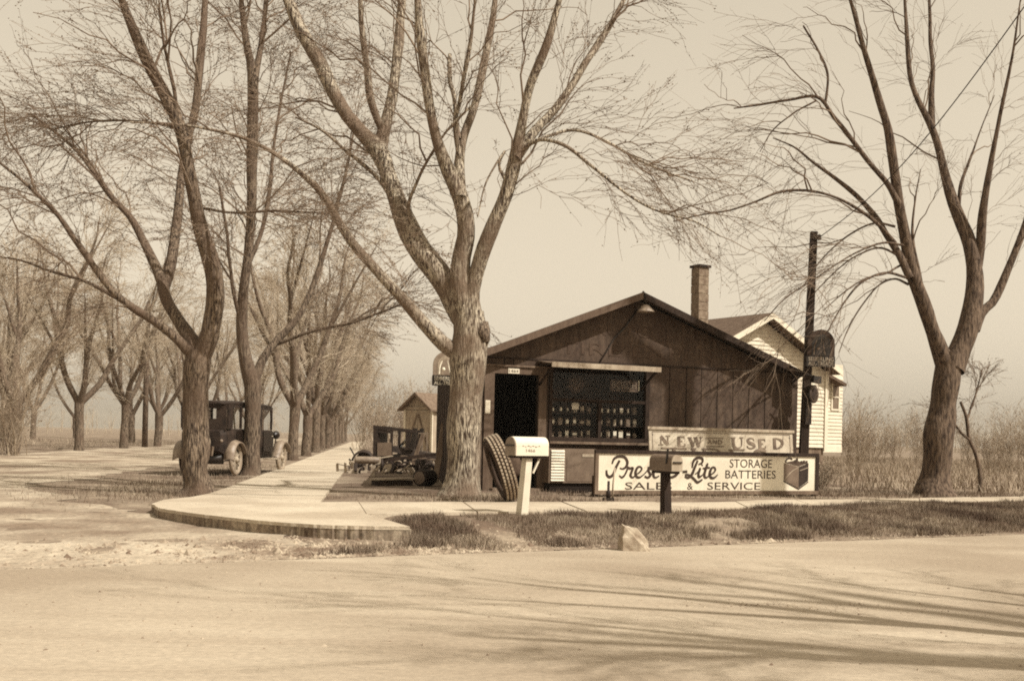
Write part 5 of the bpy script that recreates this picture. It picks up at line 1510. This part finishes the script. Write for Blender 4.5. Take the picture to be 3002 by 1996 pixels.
# the big tree before the garage
big = [
    ([(1060, 1150, 124), (1061, 1124, 92), (1064, 1095, 79), (1069, 1020, 75), (1072, 920, 77), (1076, 830, 84), (1082, 770, 84), (1080, 715, 74)], 0, 0),
    ([(1060, 812, 40), (1030, 800, 36), (995, 768, 32), (955, 722, 28), (905, 665, 25), (855, 608, 22), (815, 562, 20), (780, 510, 18), (742, 445, 15), (690, 395, 12), (630, 352, 10), (560, 318, 8), (480, 298, 6), (400, 286, 5), (300, 282, 4)], 0, -1.2),
    ([(1078, 740, 66), (1050, 692, 62), (1010, 635, 54), (966, 570, 48), (930, 500, 44), (905, 440, 40), (886, 390, 38), (868, 345, 46), (842, 315, 36), (800, 260, 32), (762, 195, 31), (735, 140, 30), (708, 95, 28), (676, 30, 24), (640, -60, 18), (610, -150, 10)], 0, .8),
    ([(872, 345, 34), (888, 292, 28), (903, 222, 26), (911, 160, 24), (916, 100, 22), (924, 10, 18), (930, -120, 8)], .65, .5),
    ([(885, 310, 22), (866, 270, 18), (851, 218, 17), (844, 150, 16), (837, 95, 15), (830, 0, 11), (826, -90, 5)], .7, -.5),
    ([(1080, 745, 66), (1066, 680, 54), (1064, 600, 43), (1072, 540, 40), (1066, 480, 38), (1050, 430, 38), (1030, 390, 34), (1014, 350, 28), (1000, 300, 25), (986, 230, 23), (978, 170, 22), (970, 100, 21), (962, 10, 17), (955, -130, 8)], 0, -.6),
    ([(1060, 455, 30), (1060, 370, 24), (1071, 310, 22), (1094, 240, 19), (1110, 170, 18), (1123, 100, 17), (1138, 10, 13), (1150, -110, 6)], -.3, .8),
    ([(1058, 370, 14), (1048, 285, 12), (1058, 240, 12), (1068, 185, 11), (1081, 110, 10), (1092, 20, 7), (1100, -60, 4)], -.2, -.8),
    ([(1056, 320, 12), (1046, 240, 11), (1036, 165, 11), (1036, 126, 10)], -.2, .3),
    ([(1084, 735, 58), (1084, 680, 50), (1096, 630, 42), (1112, 580, 38), (1140, 505, 34), (1164, 445, 33), (1181, 390, 34), (1191, 345, 32), (1205, 270, 22), (1221, 205, 20), (1241, 150, 19), (1260, 98, 18), (1286, 10, 14), (1310, -90, 7)], 0, -.9),
    ([(1188, 365, 28), (1230, 302, 22), (1280, 248, 20), (1320, 192, 18), (1352, 140, 17), (1380, 98, 16), (1420, 30, 12), (1470, -60, 6)], -.5, 1.0),
    ([(1196, 350, 12), (1240, 324, 10), (1300, 336, 9), (1360, 380, 8), (1420, 428, 7), (1480, 470, 6), (1530, 492, 5), (1600, 510, 4), (1660, 545, 3)], -.5, -1.0),
    ([(1205, 340, 10), (1265, 312, 8), (1330, 300, 7), (1400, 328, 6.5), (1470, 368, 6), (1530, 395, 5), (1600, 420, 3)], -.5, .6),
    ([(905, 455, 14), (860, 400, 10), (800, 350, 8), (740, 300, 6), (680, 270, 4)], .4, -.7),
    ([(1172, 430, 10), (1150, 380, 8), (1162, 350, 6), (1120, 420, 4), (1100, 500, 3)], -.4, -.4),
    ([(960, 560, 12), (940, 480, 10), (960, 420, 8), (990, 360, 7), (1030, 300, 6), (1110, 220, 5)], .1, -.6),
]
bt = px_tree('street_tree', 'massive low-forked bare tree standing before the garage doorway', 17.05, big, 11, 'barklight', None, n1=64, n2=500, n3=2100, nb=10000, L1=(1.2, 2.8), from_t=.34)
def burl():
    rg = np.random.default_rng(6)
    c = at(1112 * 1.273, 768 * 1.273, 16.95) - bt.matrix_basis.translation
    m = MB().lathe([(.0, -.20), (.06, -.17), (.115, -.09), (.13, .0), (.12, .08), (.07, .16), (.0, .20)], 14)
    v = np.array(m.v); nz = roughen(v, rg, .5, .09)
    m.v = [tuple(Vector(p) * (1 + float(k)) + c) for p, k in zip(m.v, nz)]
    m.build('burl', 'bark', bt)
burl()
left_a = [
    ([(452, 1146, 104), (452, 1126, 76), (451, 1098, 63), (450, 1020, 58), (451, 920, 57), (455, 850, 60), (458, 805, 58)], 0, 0),
    ([(448, 820, 32), (432, 806, 28), (400, 775, 24), (350, 735, 21), (300, 704, 19), (258, 668, 17), (214, 610, 15), (172, 550, 13), (138, 500, 11), (104, 465, 10), (50, 415, 8), (-20, 360, 5)], 0, -1.0),
    ([(285, 694, 11), (205, 652, 9), (150, 634, 8), (108, 620, 7), (40, 598, 5), (-30, 590, 3)], -.3, .8),
    ([(455, 818, 44), (440, 782, 36), (414, 740, 31), (386, 690, 28), (370, 640, 26), (346, 590, 22), (326, 550, 19), (300, 502, 16), (258, 456, 13), (220, 402, 11), (178, 348, 9), (128, 304, 7), (70, 262, 5)], 0, .9),
    ([(378, 665, 26), (396, 600, 24), (406, 530, 23), (413, 460, 21), (420, 390, 18), (436, 305, 17), (453, 222, 18), (465, 105, 18), (472, 10, 14), (478, -110, 6)], .3, 1.6),
    ([(462, 820, 48), (486, 775, 43), (500, 710, 41), (498, 645, 38), (482, 582, 36), (462, 520, 33), (445, 442, 30), (430, 372, 28), (420, 320, 28), (402, 262, 29), (376, 210, 27), (350, 158, 26), (325, 108, 25), (296, 40, 20), (260, -60, 12), (240, -140, 6)], 0, -.8),
    ([(408, 275, 12), (402, 212, 9), (388, 152, 8), (378, 100, 7), (366, 20, 5)], -.5, -.4),
    ([(408, 295, 7), (340, 282, 6), (260, 278, 5), (180, 285, 4), (120, 300, 3)], -.5, .5),
    ([(470, 480, 8), (540, 490, 6), (640, 486, 5), (760, 492, 3)], -.3, -.8),
]
px_tree('street_tree', 'bare street tree with thick forked trunk at the walk corner, before the parked car', 16.6, left_a, 21, 'bark', AVE, gz=.14, n1=60, n2=560, n3=2700, nb=14000)
left_b = [
    ([(577, 1097, 60), (578, 1078, 44), (579, 1040, 38), (581, 960, 35), (582, 900, 35), (582, 865, 37)], 0, 0),
    ([(582, 885, 34), (564, 810, 27), (556, 740, 25), (561, 660, 24), (571, 590, 23), (578, 500, 23), (581, 400, 24), (584, 300, 24), (585, 205, 23), (579, 150, 19), (568, 100, 16), (556, 10, 12), (545, -120, 6)], 0, -.8),
    ([(585, 215, 18), (593, 150, 15), (601, 100, 13), (612, 10, 10), (620, -100, 5)], -.7, .6),
    ([(585, 880, 24), (608, 824, 18), (642, 780, 16), (682, 738, 14), (712, 680, 12), (740, 605, 11), (762, 530, 10), (782, 450, 8), (800, 380, 6), (815, 300, 4)], 0, 1.2),
    ([(630, 795, 10), (720, 762, 8), (800, 745, 7), (870, 722, 5), (930, 698, 4)], .3, -.8),
    ([(560, 760, 10), (541, 690, 9), (531, 620, 8), (520, 520, 7), (505, 430, 5)], -.1, -.9),
    ([(566, 620, 12), (600, 540, 10), (620, 440, 9), (630, 340, 7), (650, 220, 5), (670, 120, 4)], -.2, 1.0),
]
px_tree('street_tree', 'slender bare street tree half hiding the parked car', 24.5, left_b, 31, 'bark', AVE, gz=.14, n1=60, n2=560, n3=2700, nb=14000, L1=(1.4, 3.4), tw=.0045, budsz=(.010, .022))
right = [
    ([(2150, 1144, 112), (2151, 1122, 84), (2154, 1095, 71), (2163, 1010, 62), (2174, 930, 58), (2184, 865, 60), (2192, 815, 62)], 0, 0),
    ([(2184, 850, 50), (2162, 808, 38), (2144, 765, 32), (2130, 718, 31), (2114, 668, 32), (2096, 618, 30), (2085, 560, 26), (2075, 500, 23), (2066, 440, 22), (2055, 370, 20), (2044, 300, 18), (2026, 240, 16), (2006, 170, 14), (1988, 110, 12), (1966, 30, 9), (1940, -60, 5)], 0, -1.0),
    ([(2096, 640, 20), (2070, 585, 16), (2040, 535, 15), (2010, 492, 13), (1970, 448, 12), (1920, 408, 9), (1872, 374, 6), (1830, 340, 4), (1780, 318, 2.5)], -.5, .5),
    ([(2070, 470, 15), (2042, 424, 13), (2002, 372, 12), (1962, 322, 11), (1920, 270, 10), (1884, 224, 8), (1822, 230, 6), (1742, 242, 5), (1690, 250, 3)], -.6, -.6),
    ([(2062, 560, 9), (2030, 525, 8), (1990, 492, 7), (1930, 457, 6.5), (1868, 440, 6), (1800, 442, 6), (1740, 465, 5), (1680, 485, 4.5), (1620, 494, 4), (1550, 510, 3)], -.5, -.9),
    ([(2128, 690, 11), (2112, 610, 9), (2101, 540, 7), (2108, 460, 4), (2120, 390, 2)], -.3, .3),
    ([(2192, 850, 56), (2226, 765, 46), (2243, 695, 42), (2247, 625, 36), (2235, 562, 33), (2216, 512, 30), (2196, 460, 26), (2176, 390, 22), (2160, 330, 20), (2140, 282, 18), (2112, 230, 13), (2096, 180, 11), (2090, 105, 10), (2084, 10, 7), (2080, -70, 4)], 0, .8),
    ([(2146, 292, 16), (2146, 222, 13), (2148, 160, 11), (2144, 105, 10), (2140, 10, 7), (2136, -80, 4)], .55, .4),
    ([(2240, 660, 26), (2256, 580, 20), (2262, 500, 17), (2278, 400, 14), (2300, 280, 10), (2330, 140, 7), (2350, 0, 3)], .3, -.8),
    ([(2206, 492, 9), (2212, 430, 8), (2228, 384, 6), (2242, 346, 5), (2262, 290, 3), (2290, 220, 2)], .4, .2),
    ([(1900, 240, 7), (1906, 170, 6), (1880, 110, 5), (1850, 60, 4)], -.9, .2),
    ([(2090, 640, 7), (2040, 628, 6), (1985, 650, 5), (1945, 695, 4), (1905, 765, 3)], -.5, -.8),
    ([(2088, 600, 6), (2030, 572, 5), (1980, 585, 4), (1930, 620, 3.5), (1870, 680, 3)], -.5, .3),
    ([(2080, 565, 6), (2030, 560, 5), (1960, 588, 4), (1880, 640, 3.5), (1805, 690, 3), (1760, 740, 2)], -.5, -1.0),
    ([(2092, 655, 6), (2060, 642, 5), (2020, 660, 4), (1982, 708, 3.5), (1952, 760, 3), (1932, 812, 2)], -.2, -.5),
    ([(2062, 522, 6), (2010, 515, 5), (1950, 545, 4), (1890, 600, 3), (1848, 662, 2)], -.5, .4),
    ([(2072, 612, 5), (2040, 630, 4.5), (1998, 640, 4), (1950, 668, 3), (1896, 715, 2)], -.4, -1.3),
    ([(1880, 232, 5), (1830, 260, 4), (1780, 300, 3), (1750, 350, 2)], -1.1, -.2),
    ([(2244, 760, 26), (2262, 720, 24), (2290, 690, 20), (2330, 600, 16), (2372, 480, 13), (2400, 340, 10), (2440, 180, 7), (2470, 20, 3)], .1, .6),
]
px_tree('street_tree', 'bare forked tree with dark bark standing beyond the long sign', 21.3, right, 41, 'barkdark', None, n1=50, n2=300, n3=1300, nb=900, L1=(1.2, 2.6), L2=(.6, 1.7), budsz=(.008, .018), from_t=.25)
sap = [
    ([(2258, 1116, 10), (2256, 1085, 9), (2245, 1040, 9), (2232, 1010, 8), (2225, 960, 8), (2212, 925, 6)], 0, 0),
    ([(2226, 965, 6), (2240, 930, 5), (2252, 890, 4), (2262, 850, 3)], 0, .3),
    ([(2236, 1015, 6), (2212, 995, 5), (2196, 970, 4), (2180, 940, 3)], 0, -.3),
]
px_tree('sapling', 'crooked thin sapling right behind the dark forked tree', 23.2, sap, 51, 'barkdark', None, n1=14, n2=70, n3=300, nb=500, L1=(.4, 1.0), L2=(.3, .7), L3=(.2, .4))

# generic avenue trees: three builds, copied down the rows
def generic(seed, H=9.0, fork=1.9, r=.2, lean=.0, nl=4, dens=1.0):
    rg = np.random.default_rng(seed)
    limbs = [(np.array([[0, 0, -.15], [.0, 0, .4], [lean * .5, 0, fork * .6], [lean, 0, fork], [lean, 0, fork + .25]]), np.array([r * 1.35, r * 1.05, r, r * 1.05, r * .9]))]
    for k in range(nl):
        a = 2 * math.pi * (k + rg.uniform(-.25, .25)) / nl
        tl = rg.uniform(.30, .62); ln = (H - fork) * rg.uniform(.85, 1.05)
        c, s = math.cos(a), math.sin(a); pts = []; rr = []
        for j in range(8):
            t = j / 7
            ho = math.sin(tl) * ln * (t ** .85) * (1.0 - .18 * t); z = fork + math.cos(tl) * ln * t
            pts.append([lean + c * ho + rg.normal(0, .07) * (t > 0), s * ho + rg.normal(0, .07) * (t > 0), z - .05 * (j == 0)])
            rr.append(r * .62 * (1 - t) ** .8 + .012)
        limbs.append((np.array(pts), np.array(rr)))
        # one strong fork
        j = rg.integers(2, 5); b = np.array(pts[j]); a2 = a + rg.choice([-1, 1]) * rg.uniform(.5, 1.1); l2 = ln * .5
        p2 = [b + np.array([math.cos(a2) * math.sin(.5) * l2 * t, math.sin(a2) * math.sin(.5) * l2 * t, math.cos(.5) * l2 * t]) for t in np.linspace(0, 1, 5)]
        limbs.append((np.array(p2), np.array([rr[j] * .75 * (1 - t) + .01 for t in np.linspace(0, 1, 5)])))
    return tree_mesh(rg, limbs, K=20, n1=int(80 * dens), n2=int(520 * dens), n3=int(2900 * dens), nb=int(8000 * dens), L1=(1.0, 2.6), L2=(.6, 1.5), L3=(.3, .9), c0=np.array([0, 0, 0.]), tw=.0055, budsz=(.014, .03), trunk_n=1, from_t=.2, droop=(.2, .2, .25), up=(.35, .25, .2))
variants = [generic(101, 9.5, 2.0, .19), generic(102, 9.0, 1.7, .2, .05, 3), generic(103, 10, 2.1, .18, -.05, 5), generic(104, 9.5, 3.2, .2,   .05, 4, .35), generic(105, 16, 10.8, .24, .0, 4, .12)]
vm = [(npmesh('trunk', w[0], w[1], True), npmesh('crown', c[0], c[1])) for w, c in variants]
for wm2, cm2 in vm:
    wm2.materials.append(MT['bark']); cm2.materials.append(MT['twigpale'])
def put_tree(i, x, y, rz, s, label, group=AVE, name='street_tree'):
    t = thing(name, label, 'tree', (x, y, float(hgt(x, y)) - .02), rz, group)
    t.scale = (s, s, s)
    link('trunk', vm[i][0], None, t); link('crown', vm[i][1], None, t)
    return t
put_tree(0, -7.36, 38.0, .4, .92, 'slim bare tree just past the front of the parked car')
row = [(46, 1), (53.5, 2), (61, 0), (69, 1), (77, 2), (86, 0), (96, 1), (108, 2), (122, 0)]
for i, (Y, v) in enumerate(row):
    x = -4.66 - .127 * (Y - 16.6)
    put_tree(v, x, Y, 1.1 + i * 1.7, .95 + .1 * (i % 2), ['first', 'second', 'third', 'fourth', 'fifth', 'sixth', 'seventh', 'eighth', 'last'][i] + ' bare tree of the receding row along the walk beyond the parked car')
row2 = [(38, 1, 'bare low-forked tree at the far left edge across the street'), (46, 0, 'nearest forked bare tree across the street, at the picture\'s left'), (54, 2, 'stout bare tree across the street beside the thin pole'), (62, 1, 'short-trunked forked tree across the street, nearest the corner trunk')]
for i, (Y, v, lab) in enumerate(row2):
    put_tree(v, -17.7 - .112 * (Y - 46), Y, .3 + 2.1 * i, .98, lab)
for i, (Y, v) in enumerate(((71, 0), (80, 2), (90, 1), (101, 0), (114, 2))):
    put_tree(v, -17.7 - .112 * (Y - 46), Y, 2 + 1.3 * i, 1.0, ['first', 'second', 'third', 'fourth', 'fifth'][i] + ' bare tree of the far row across the street, behind the corner trunk')
for i, (x, Y, v) in enumerate(((-27, 58, 0), (-31, 66, 2), (-25, 74, 1), (-34, 80, 0), (-29, 92, 2), (-38, 98, 1), (-22.5, 50, 2))):
    put_tree(v, x, Y, .7 + 1.9 * i, 1.05, ['bare tree in the grove far behind the left roadside row', 'second bare tree of the grove behind the left roadside row', 'bare grove tree showing between the far left trunks', 'tall bare tree deep in the left grove', 'bare tree at the back of the left grove', 'farthest bare tree of the left grove', 'bare tree of the grove nearest the side street'][i], 'bare grove across the side street')
# trees off to the right, outside the picture, that throw shade on the road and the garage
put_tree(4, 9.52, 16.82, .6, 1.0, 'tall straight bare tree on the verge outside the right edge', 'roadside trees')
put_tree(3, 7.6, 3.8, 2.2, 1.0, 'bare roadside tree across the road outside the right edge', 'roadside trees')

put_tree(4, 12.7, 0.9, 1.9, 1.0, 'tall straight bare tree across the road outside the right edge', 'roadside trees')

# ------------------------------------------------------------------ bushes and brush
def bush_mesh(seed, H, W, n=20):
    rg = np.random.default_rng(seed)
    P = np.zeros((n, 8, 3)); Rr = np.zeros((n, 8))
    for i in range(n):
        a = rg.uniform(0, 6.28); b = rg.uniform(0, .3) * W; h = H * rg.uniform(.5, 1); o = rg.uniform(.1, .6) * W
        s = np.linspace(0, 1, 8)
        P[i, :, 0] = math.cos(a) * (b + o * s ** 1.4) + np.cumsum(rg.normal(0, .02 * H, 8)); P[i, :, 1] = math.sin(a) * (b + o * s ** 1.4) + np.cumsum(rg.normal(0, .02 * H, 8)); P[i, :, 2] = h * s - .05
        Rr[i] = .014 * (1 - .7 * s)
    P1, R1 = sprout(rg, P, Rr, n * 9, (.25 * H, .55 * H), (.15, 1), (.3, .9), .2, .1, 6, .004, .005, .05)
    P2, R2 = sprout(rg, P1, R1, n * 30, (.1 * H, .28 * H), (.1, 1), (.3, .9), .2, .1, 4, .004, .0045, .06)
    return join([tubes(P, Rr, 5), tubes(P1, R1, 4), tubes(P2, R2, 3), buds(rg, P2, n * 50, (.015, .04))])
bm_ = [npmesh('bush', *bush_mesh(201, 2.2, 1.6)), npmesh('bush', *bush_mesh(202, 3.2, 1.8)), npmesh('bush', *bush_mesh(203, 1.3, 1.4))]
for m in bm_: m.materials.append(MT['brush'])
def put_bush(i, x, y, s, rz, label, group='bare bushes behind the house and field'):
    o = bpy.data.objects.new('bush', bm_[i]); COL.objects.link(o)
    o.location = (x, y, float(hgt(x, y)) - .03); o.scale = (s, s, s); o.rotation_euler = (0, 0, rz)
    tag(o, label, 'bush', group)
    return o
rgb = np.random.default_rng(77)
for i, (u, Y, v, s) in enumerate(((2510, 35, 1, .72), (2560, 50, 0, .9), (2625, 58, 1, .75), (2690, 66, 1, .95), (2740, 46, 0, .8), (2840, 54, 1, .75), (2905, 44, 0, .8), (2965, 42, 1, .75), (3010, 52, 1, .8), (2485, 60, 1, .85))):
    X = (u - 1501) / FPX * Y
    put_bush(v, X, Y, s, float(rgb.uniform(0, 6)), ['tall bare bush nearest the white house wing', 'bare bush a little right of the house', 'low bare bush midway between house and forked tree', 'far bare bush just left of the forked trunk', 'bare bush right behind the forked trunk', 'bare bush next right of the forked trunk', 'broad bare bush behind the crooked sapling', 'bare bush at the picture\'s right edge', 'farther bare bush at the picture\'s right edge', 'far bare bush seen past the house wing'][i])
put_bush(2, (2408 - 1501) / FPX * 21.8, 21.8, .5, 1.0, 'small dark bush at the end of the long sign', None)
for i, (u, Y, v, s) in enumerate(((1060, 62, 1, 1.0), (1110, 66, 1, 1.2), (1160, 58, 0, 1.3), (1205, 70, 1, 1.2), (1255, 62, 1, 1.1))):
    X = (u - 1501) / FPX * Y
    put_bush(v, X, Y, s, float(rgb.uniform(0, 6)), ['first', 'second', 'third', 'fourth', 'fifth'][i] + ' bare bush from the walk, counting towards the little shed', 'bare bushes by the shed')
for i, (u, Y, v, s) in enumerate(((40, 36, 1, .95), (10, 42, 1, 1.1))):
    X = (u - 1501) / FPX * Y
    put_bush(v, X, Y, s, float(rgb.uniform(0, 6)), ['nearer tall bare bush at the left edge across the street', 'farther tall bare bush at the left edge across the street'][i], 'bare bushes across the street')
# the far wood closing the view
def far_wood():
    rg = np.random.default_rng(88)
    n = 1100
    x = np.where(rg.uniform(0, 1, n) < .75, rg.uniform(10, 190, n), rg.uniform(-190, 10, n)); y = rg.uniform(150, 230, n); h = rg.uniform(1.5, 4.5, n)
    P = np.zeros((n, 5, 3)); s = np.linspace(0, 1, 5)
    P[:, :, 0] = x[:, None] + rg.normal(0, .5, n)[:, None] * s; P[:, :, 1] = y[:, None]; P[:, :, 2] = h[:, None] * s
    Rr = np.broadcast_to(.07 * (1 - .8 * s), (n, 5)).copy()
    P1, R1 = sprout(rg, P, Rr, n * 8, (.8, 2.4), (.15, 1), (.3, .9), .3, 0, 4, .01, .016, .05)
    o = link('far_wood', npmesh('far_wood', *join([tubes(P, Rr, 4), tubes(P1, R1, 3)])), 'twigpale')
    kind(o, 'stuff'); tag(o, 'bare woodland closing the horizon', 'woodland')
far_wood()

# ------------------------------------------------------------------ grass and gravel
def blades(name, x, y, hmin, hmax, wd, material, seed, label):
    rg = np.random.default_rng(seed)
    n = len(x); z = hgt(x, y)
    a = rg.uniform(0, 6.28, n); h = rg.uniform(hmin, hmax, n); ln = rg.uniform(.1, .75, n) * h; b = rg.uniform(0, 6.28, n)
    dx, dy = np.cos(a) * wd, np.sin(a) * wd
    v = np.stack([np.stack([x - dx, y - dy, z - .01], -1), np.stack([x + dx, y + dy, z - .01], -1), np.stack([x + np.cos(b) * ln, y + np.sin(b) * ln, z + h], -1)], 1).reshape(-1, 3)
    o = link(name, npmesh(name, v, np.arange(3 * n).reshape(n, 3)), material)
    kind(o, 'stuff'); o['label'] = label; o['category'] = 'grass'
    return o

def inpoly(x, y, poly):
    r = np.zeros(len(x), bool); n = len(poly)
    for i in range(n):
        x0, y0 = poly[i]; x1, y1 = poly[(i + 1) % n]
        c = ((y0 > y) != (y1 > y)) & (x < (x1 - x0) * (y - y0) / (y1 - y0 + 1e-12) + x0)
        r ^= c
    return r
rg = np.random.default_rng(5)
verge = [g2(1190, 1546), g2(1095, 1512)] + [g2(u, v + 3) for u, v in near_e] + [(12, 17.2)] + [road_pt(a, .22) for a in np.arange(9, -.2, -.6)]
vx = rg.uniform(-2.2, 12, 760000); vy = rg.uniform(9.5, 23, 760000)
ok = inpoly(vx, vy, verge); vx, vy = vx[ok], vy[ok]
dd = road_d(vx, vy)
den = vnoise(vx, vy, .75, 21) * .55 + vnoise(vx, vy, .26, 22) * .45
# a trodden path crosses from the walk to the road
pa0, pa1 = np.array([-.75, 13.1]), np.array([.15, 11.3])
pd = (pa1 - pa0) / np.linalg.norm(pa1 - pa0)
off = np.abs((vx - pa0[0]) * -pd[1] + (vy - pa0[1]) * pd[0])
bare = np.exp(-(off / .20) ** 2) * .9 + np.exp(-((vx - 2.55) / .45) ** 2) * smooth(2.4, 1.0, dd) * .8
keep = rg.uniform(0, 1, len(vx)) < smooth(.06, .30, den - bare * .5) * smooth(.18, .75, dd + (den - .4) * .9)
vx, vy, den = vx[keep], vy[keep], den[keep]
hk = smooth(.25, .75, den)
cl = (den + rg.normal(0, .05, len(den))) > .54
blades('verge_grass', vx[~cl], vy[~cl], .02, .06, .0045, 'grass', 1, 'short worn grass on the bank between walk and road')
blades('grass_clumps', vx[cl], vy[cl], .035, .11, .005, 'grassdark', 4, 'taller dark grass clumps on the bank between walk and road')
# thin weeds about the trees and on the lot
def scatter(cx, cy, rx, ry, n, seed):
    r_ = np.random.default_rng(seed)
    return r_.normal(cx, rx, n), r_.normal(cy, ry, n)
xs, ys = [], []
for cx, cy, rx, ry, n in ((-.3, 16.6, .9, .45, 2600), (-4.8, 16.4, .7, .7, 1500), (-5.9, 20, .5, 2.5, 2500), (8.4, 22, 2.2, .8, 7000), (5.8, 20.6, 1.0, .5, 2500), (-6.8, 34, .7, 8, 6000), (2.2, 18.9, 1.4, .35, 1500)):
    a, b = scatter(cx, cy, rx, ry, n, int(cx * 10 + 200)); xs.append(a); ys.append(b)
xs = np.concatenate(xs); ys = np.concatenate(ys)
a_, b_ = (xs - r0[0]) * STD[0] + (ys - r0[1]) * STD[1], (xs - r0[0]) * STN[0] + (ys - r0[1]) * STN[1]
ok = ~((b_ < .03) & (b_ > -1.66) & (a_ > -.2)) & ~inpoly(xs, ys, [g2(u, v) for u, v in near_e] + [g2(u, v) for u, v in far_e[::-1]])
loc = [garage.matrix_basis.inverted() @ Vector((float(a), float(b), 0)) for a, b in zip(xs, ys)]
ok &= np.array([not (SL - .2 < l.x < SRR and l.y > -.1) for l in loc])
blades('lot_weeds', xs[ok], ys[ok], .02, .10, .006, 'grass', 2, 'short weeds growing about the tree feet and lot')
# dry field grass on the right and across the street
fx = np.concatenate([rg.uniform(7, 45, 60000), rg.uniform(-60, -20, 9000)]); fy = np.concatenate([rg.uniform(22.5, 75, 60000), rg.uniform(36, 80, 9000)])
ok = np.ones(len(fx), bool)
blades('field_grass', fx[ok], fy[ok], .08, .30, .014, 'drygrass', 3, 'tall dry grass in the open field')
# gravel at the road edge and below the kerb
def gravel():
    rg = np.random.default_rng(9)
    n = 5200
    a = np.concatenate([rg.normal(.2, 1.3, 3800), rg.uniform(-1, 9, 800)]); b = np.concatenate([np.abs(rg.normal(.45, .42, 3800)) + .03, np.abs(rg.normal(.12, .16, 800)) + .02])
    x = RE0[0] + RD[0] * a + RN[0] * b; y = RE0[1] + RD[1] * a + RN[1] * b
    x = np.concatenate([x, rg.uniform(-6, 6, 700), rg.normal(2.0, .45, 160)]); y = np.concatenate([y, rg.uniform(5.5, 11, 700), rg.normal(7.6, .12, 160)])
    ok = ~inpoly(x, y, [tuple(p) for p in ct] + apron_back)
    x, y = x[ok], y[ok]; n = len(x)
    road_ = road_d(x, y) < .05
    s = .008 + .018 * rg.uniform(0, 1, n) ** 3 + .022 * (rg.uniform(0, 1, n) > .975)
    s = np.where(road_, np.minimum(s, .006 + .006 * rg.uniform(0, 1, n) ** 3), s)
    z = np.where(road_, 0.004, hgt(x, y))
    base = np.array([(1, 0, 0), (0, 1, 0), (-1, 0, 0), (0, -1, 0), (0, 0, .8), (0, 0, -.5)], float)
    tri = np.array([(0, 1, 4), (1, 2, 4), (2, 3, 4), (3, 0, 4), (1, 0, 5), (2, 1, 5), (3, 2, 5), (0, 3, 5)])
    v = base[None] * s[:, None, None] * rg.uniform(.6, 1.5, (n, 6, 1)); th = rg.uniform(0, 6.28, n)
    c, s_ = np.cos(th)[:, None], np.sin(th)[:, None]
    vx_ = v[:, :, 0] * c * 1.3 - v[:, :, 1] * s_; vy_ = v[:, :, 0] * s_ * 1.3 + v[:, :, 1] * c
    V = np.stack([vx_ + x[:, None], vy_ + y[:, None], v[:, :, 2] + z[:, None]], -1).reshape(-1, 3)
    q = (tri[None] + 6 * np.arange(n)[:, None, None]).reshape(-1, 3)
    o = link('gravel', npmesh('gravel', V, q), 'gravel'); kind(o, 'stuff'); o['label'] = 'loose gravel below the kerb and along the road edge'; o['category'] = 'gravel'
gravel()

# ------------------------------------------------------------------ air
def haze():
    m = bpy.data.materials.new('haze'); m.use_nodes = True
    t = m.node_tree; t.nodes.clear()
    o = t.nodes.new('ShaderNodeOutputMaterial'); v = t.nodes.new('ShaderNodeVolumePrincipled')
    v.inputs['Color'].default_value = (1.0, 0.9, 0.76, 1); v.inputs['Density'].default_value = 0.0004; v.inputs['Anisotropy'].default_value = 0.2
    t.links.new(v.outputs[0], o.inputs['Volume'])
    MT['haze'] = m
    o = MB().box(-905, 905, -305, 1505, -1.1, 17.5).build('haze', 'haze'); kind(o, 'stuff'); o['label'] = 'thin bright haze in the air'
haze()
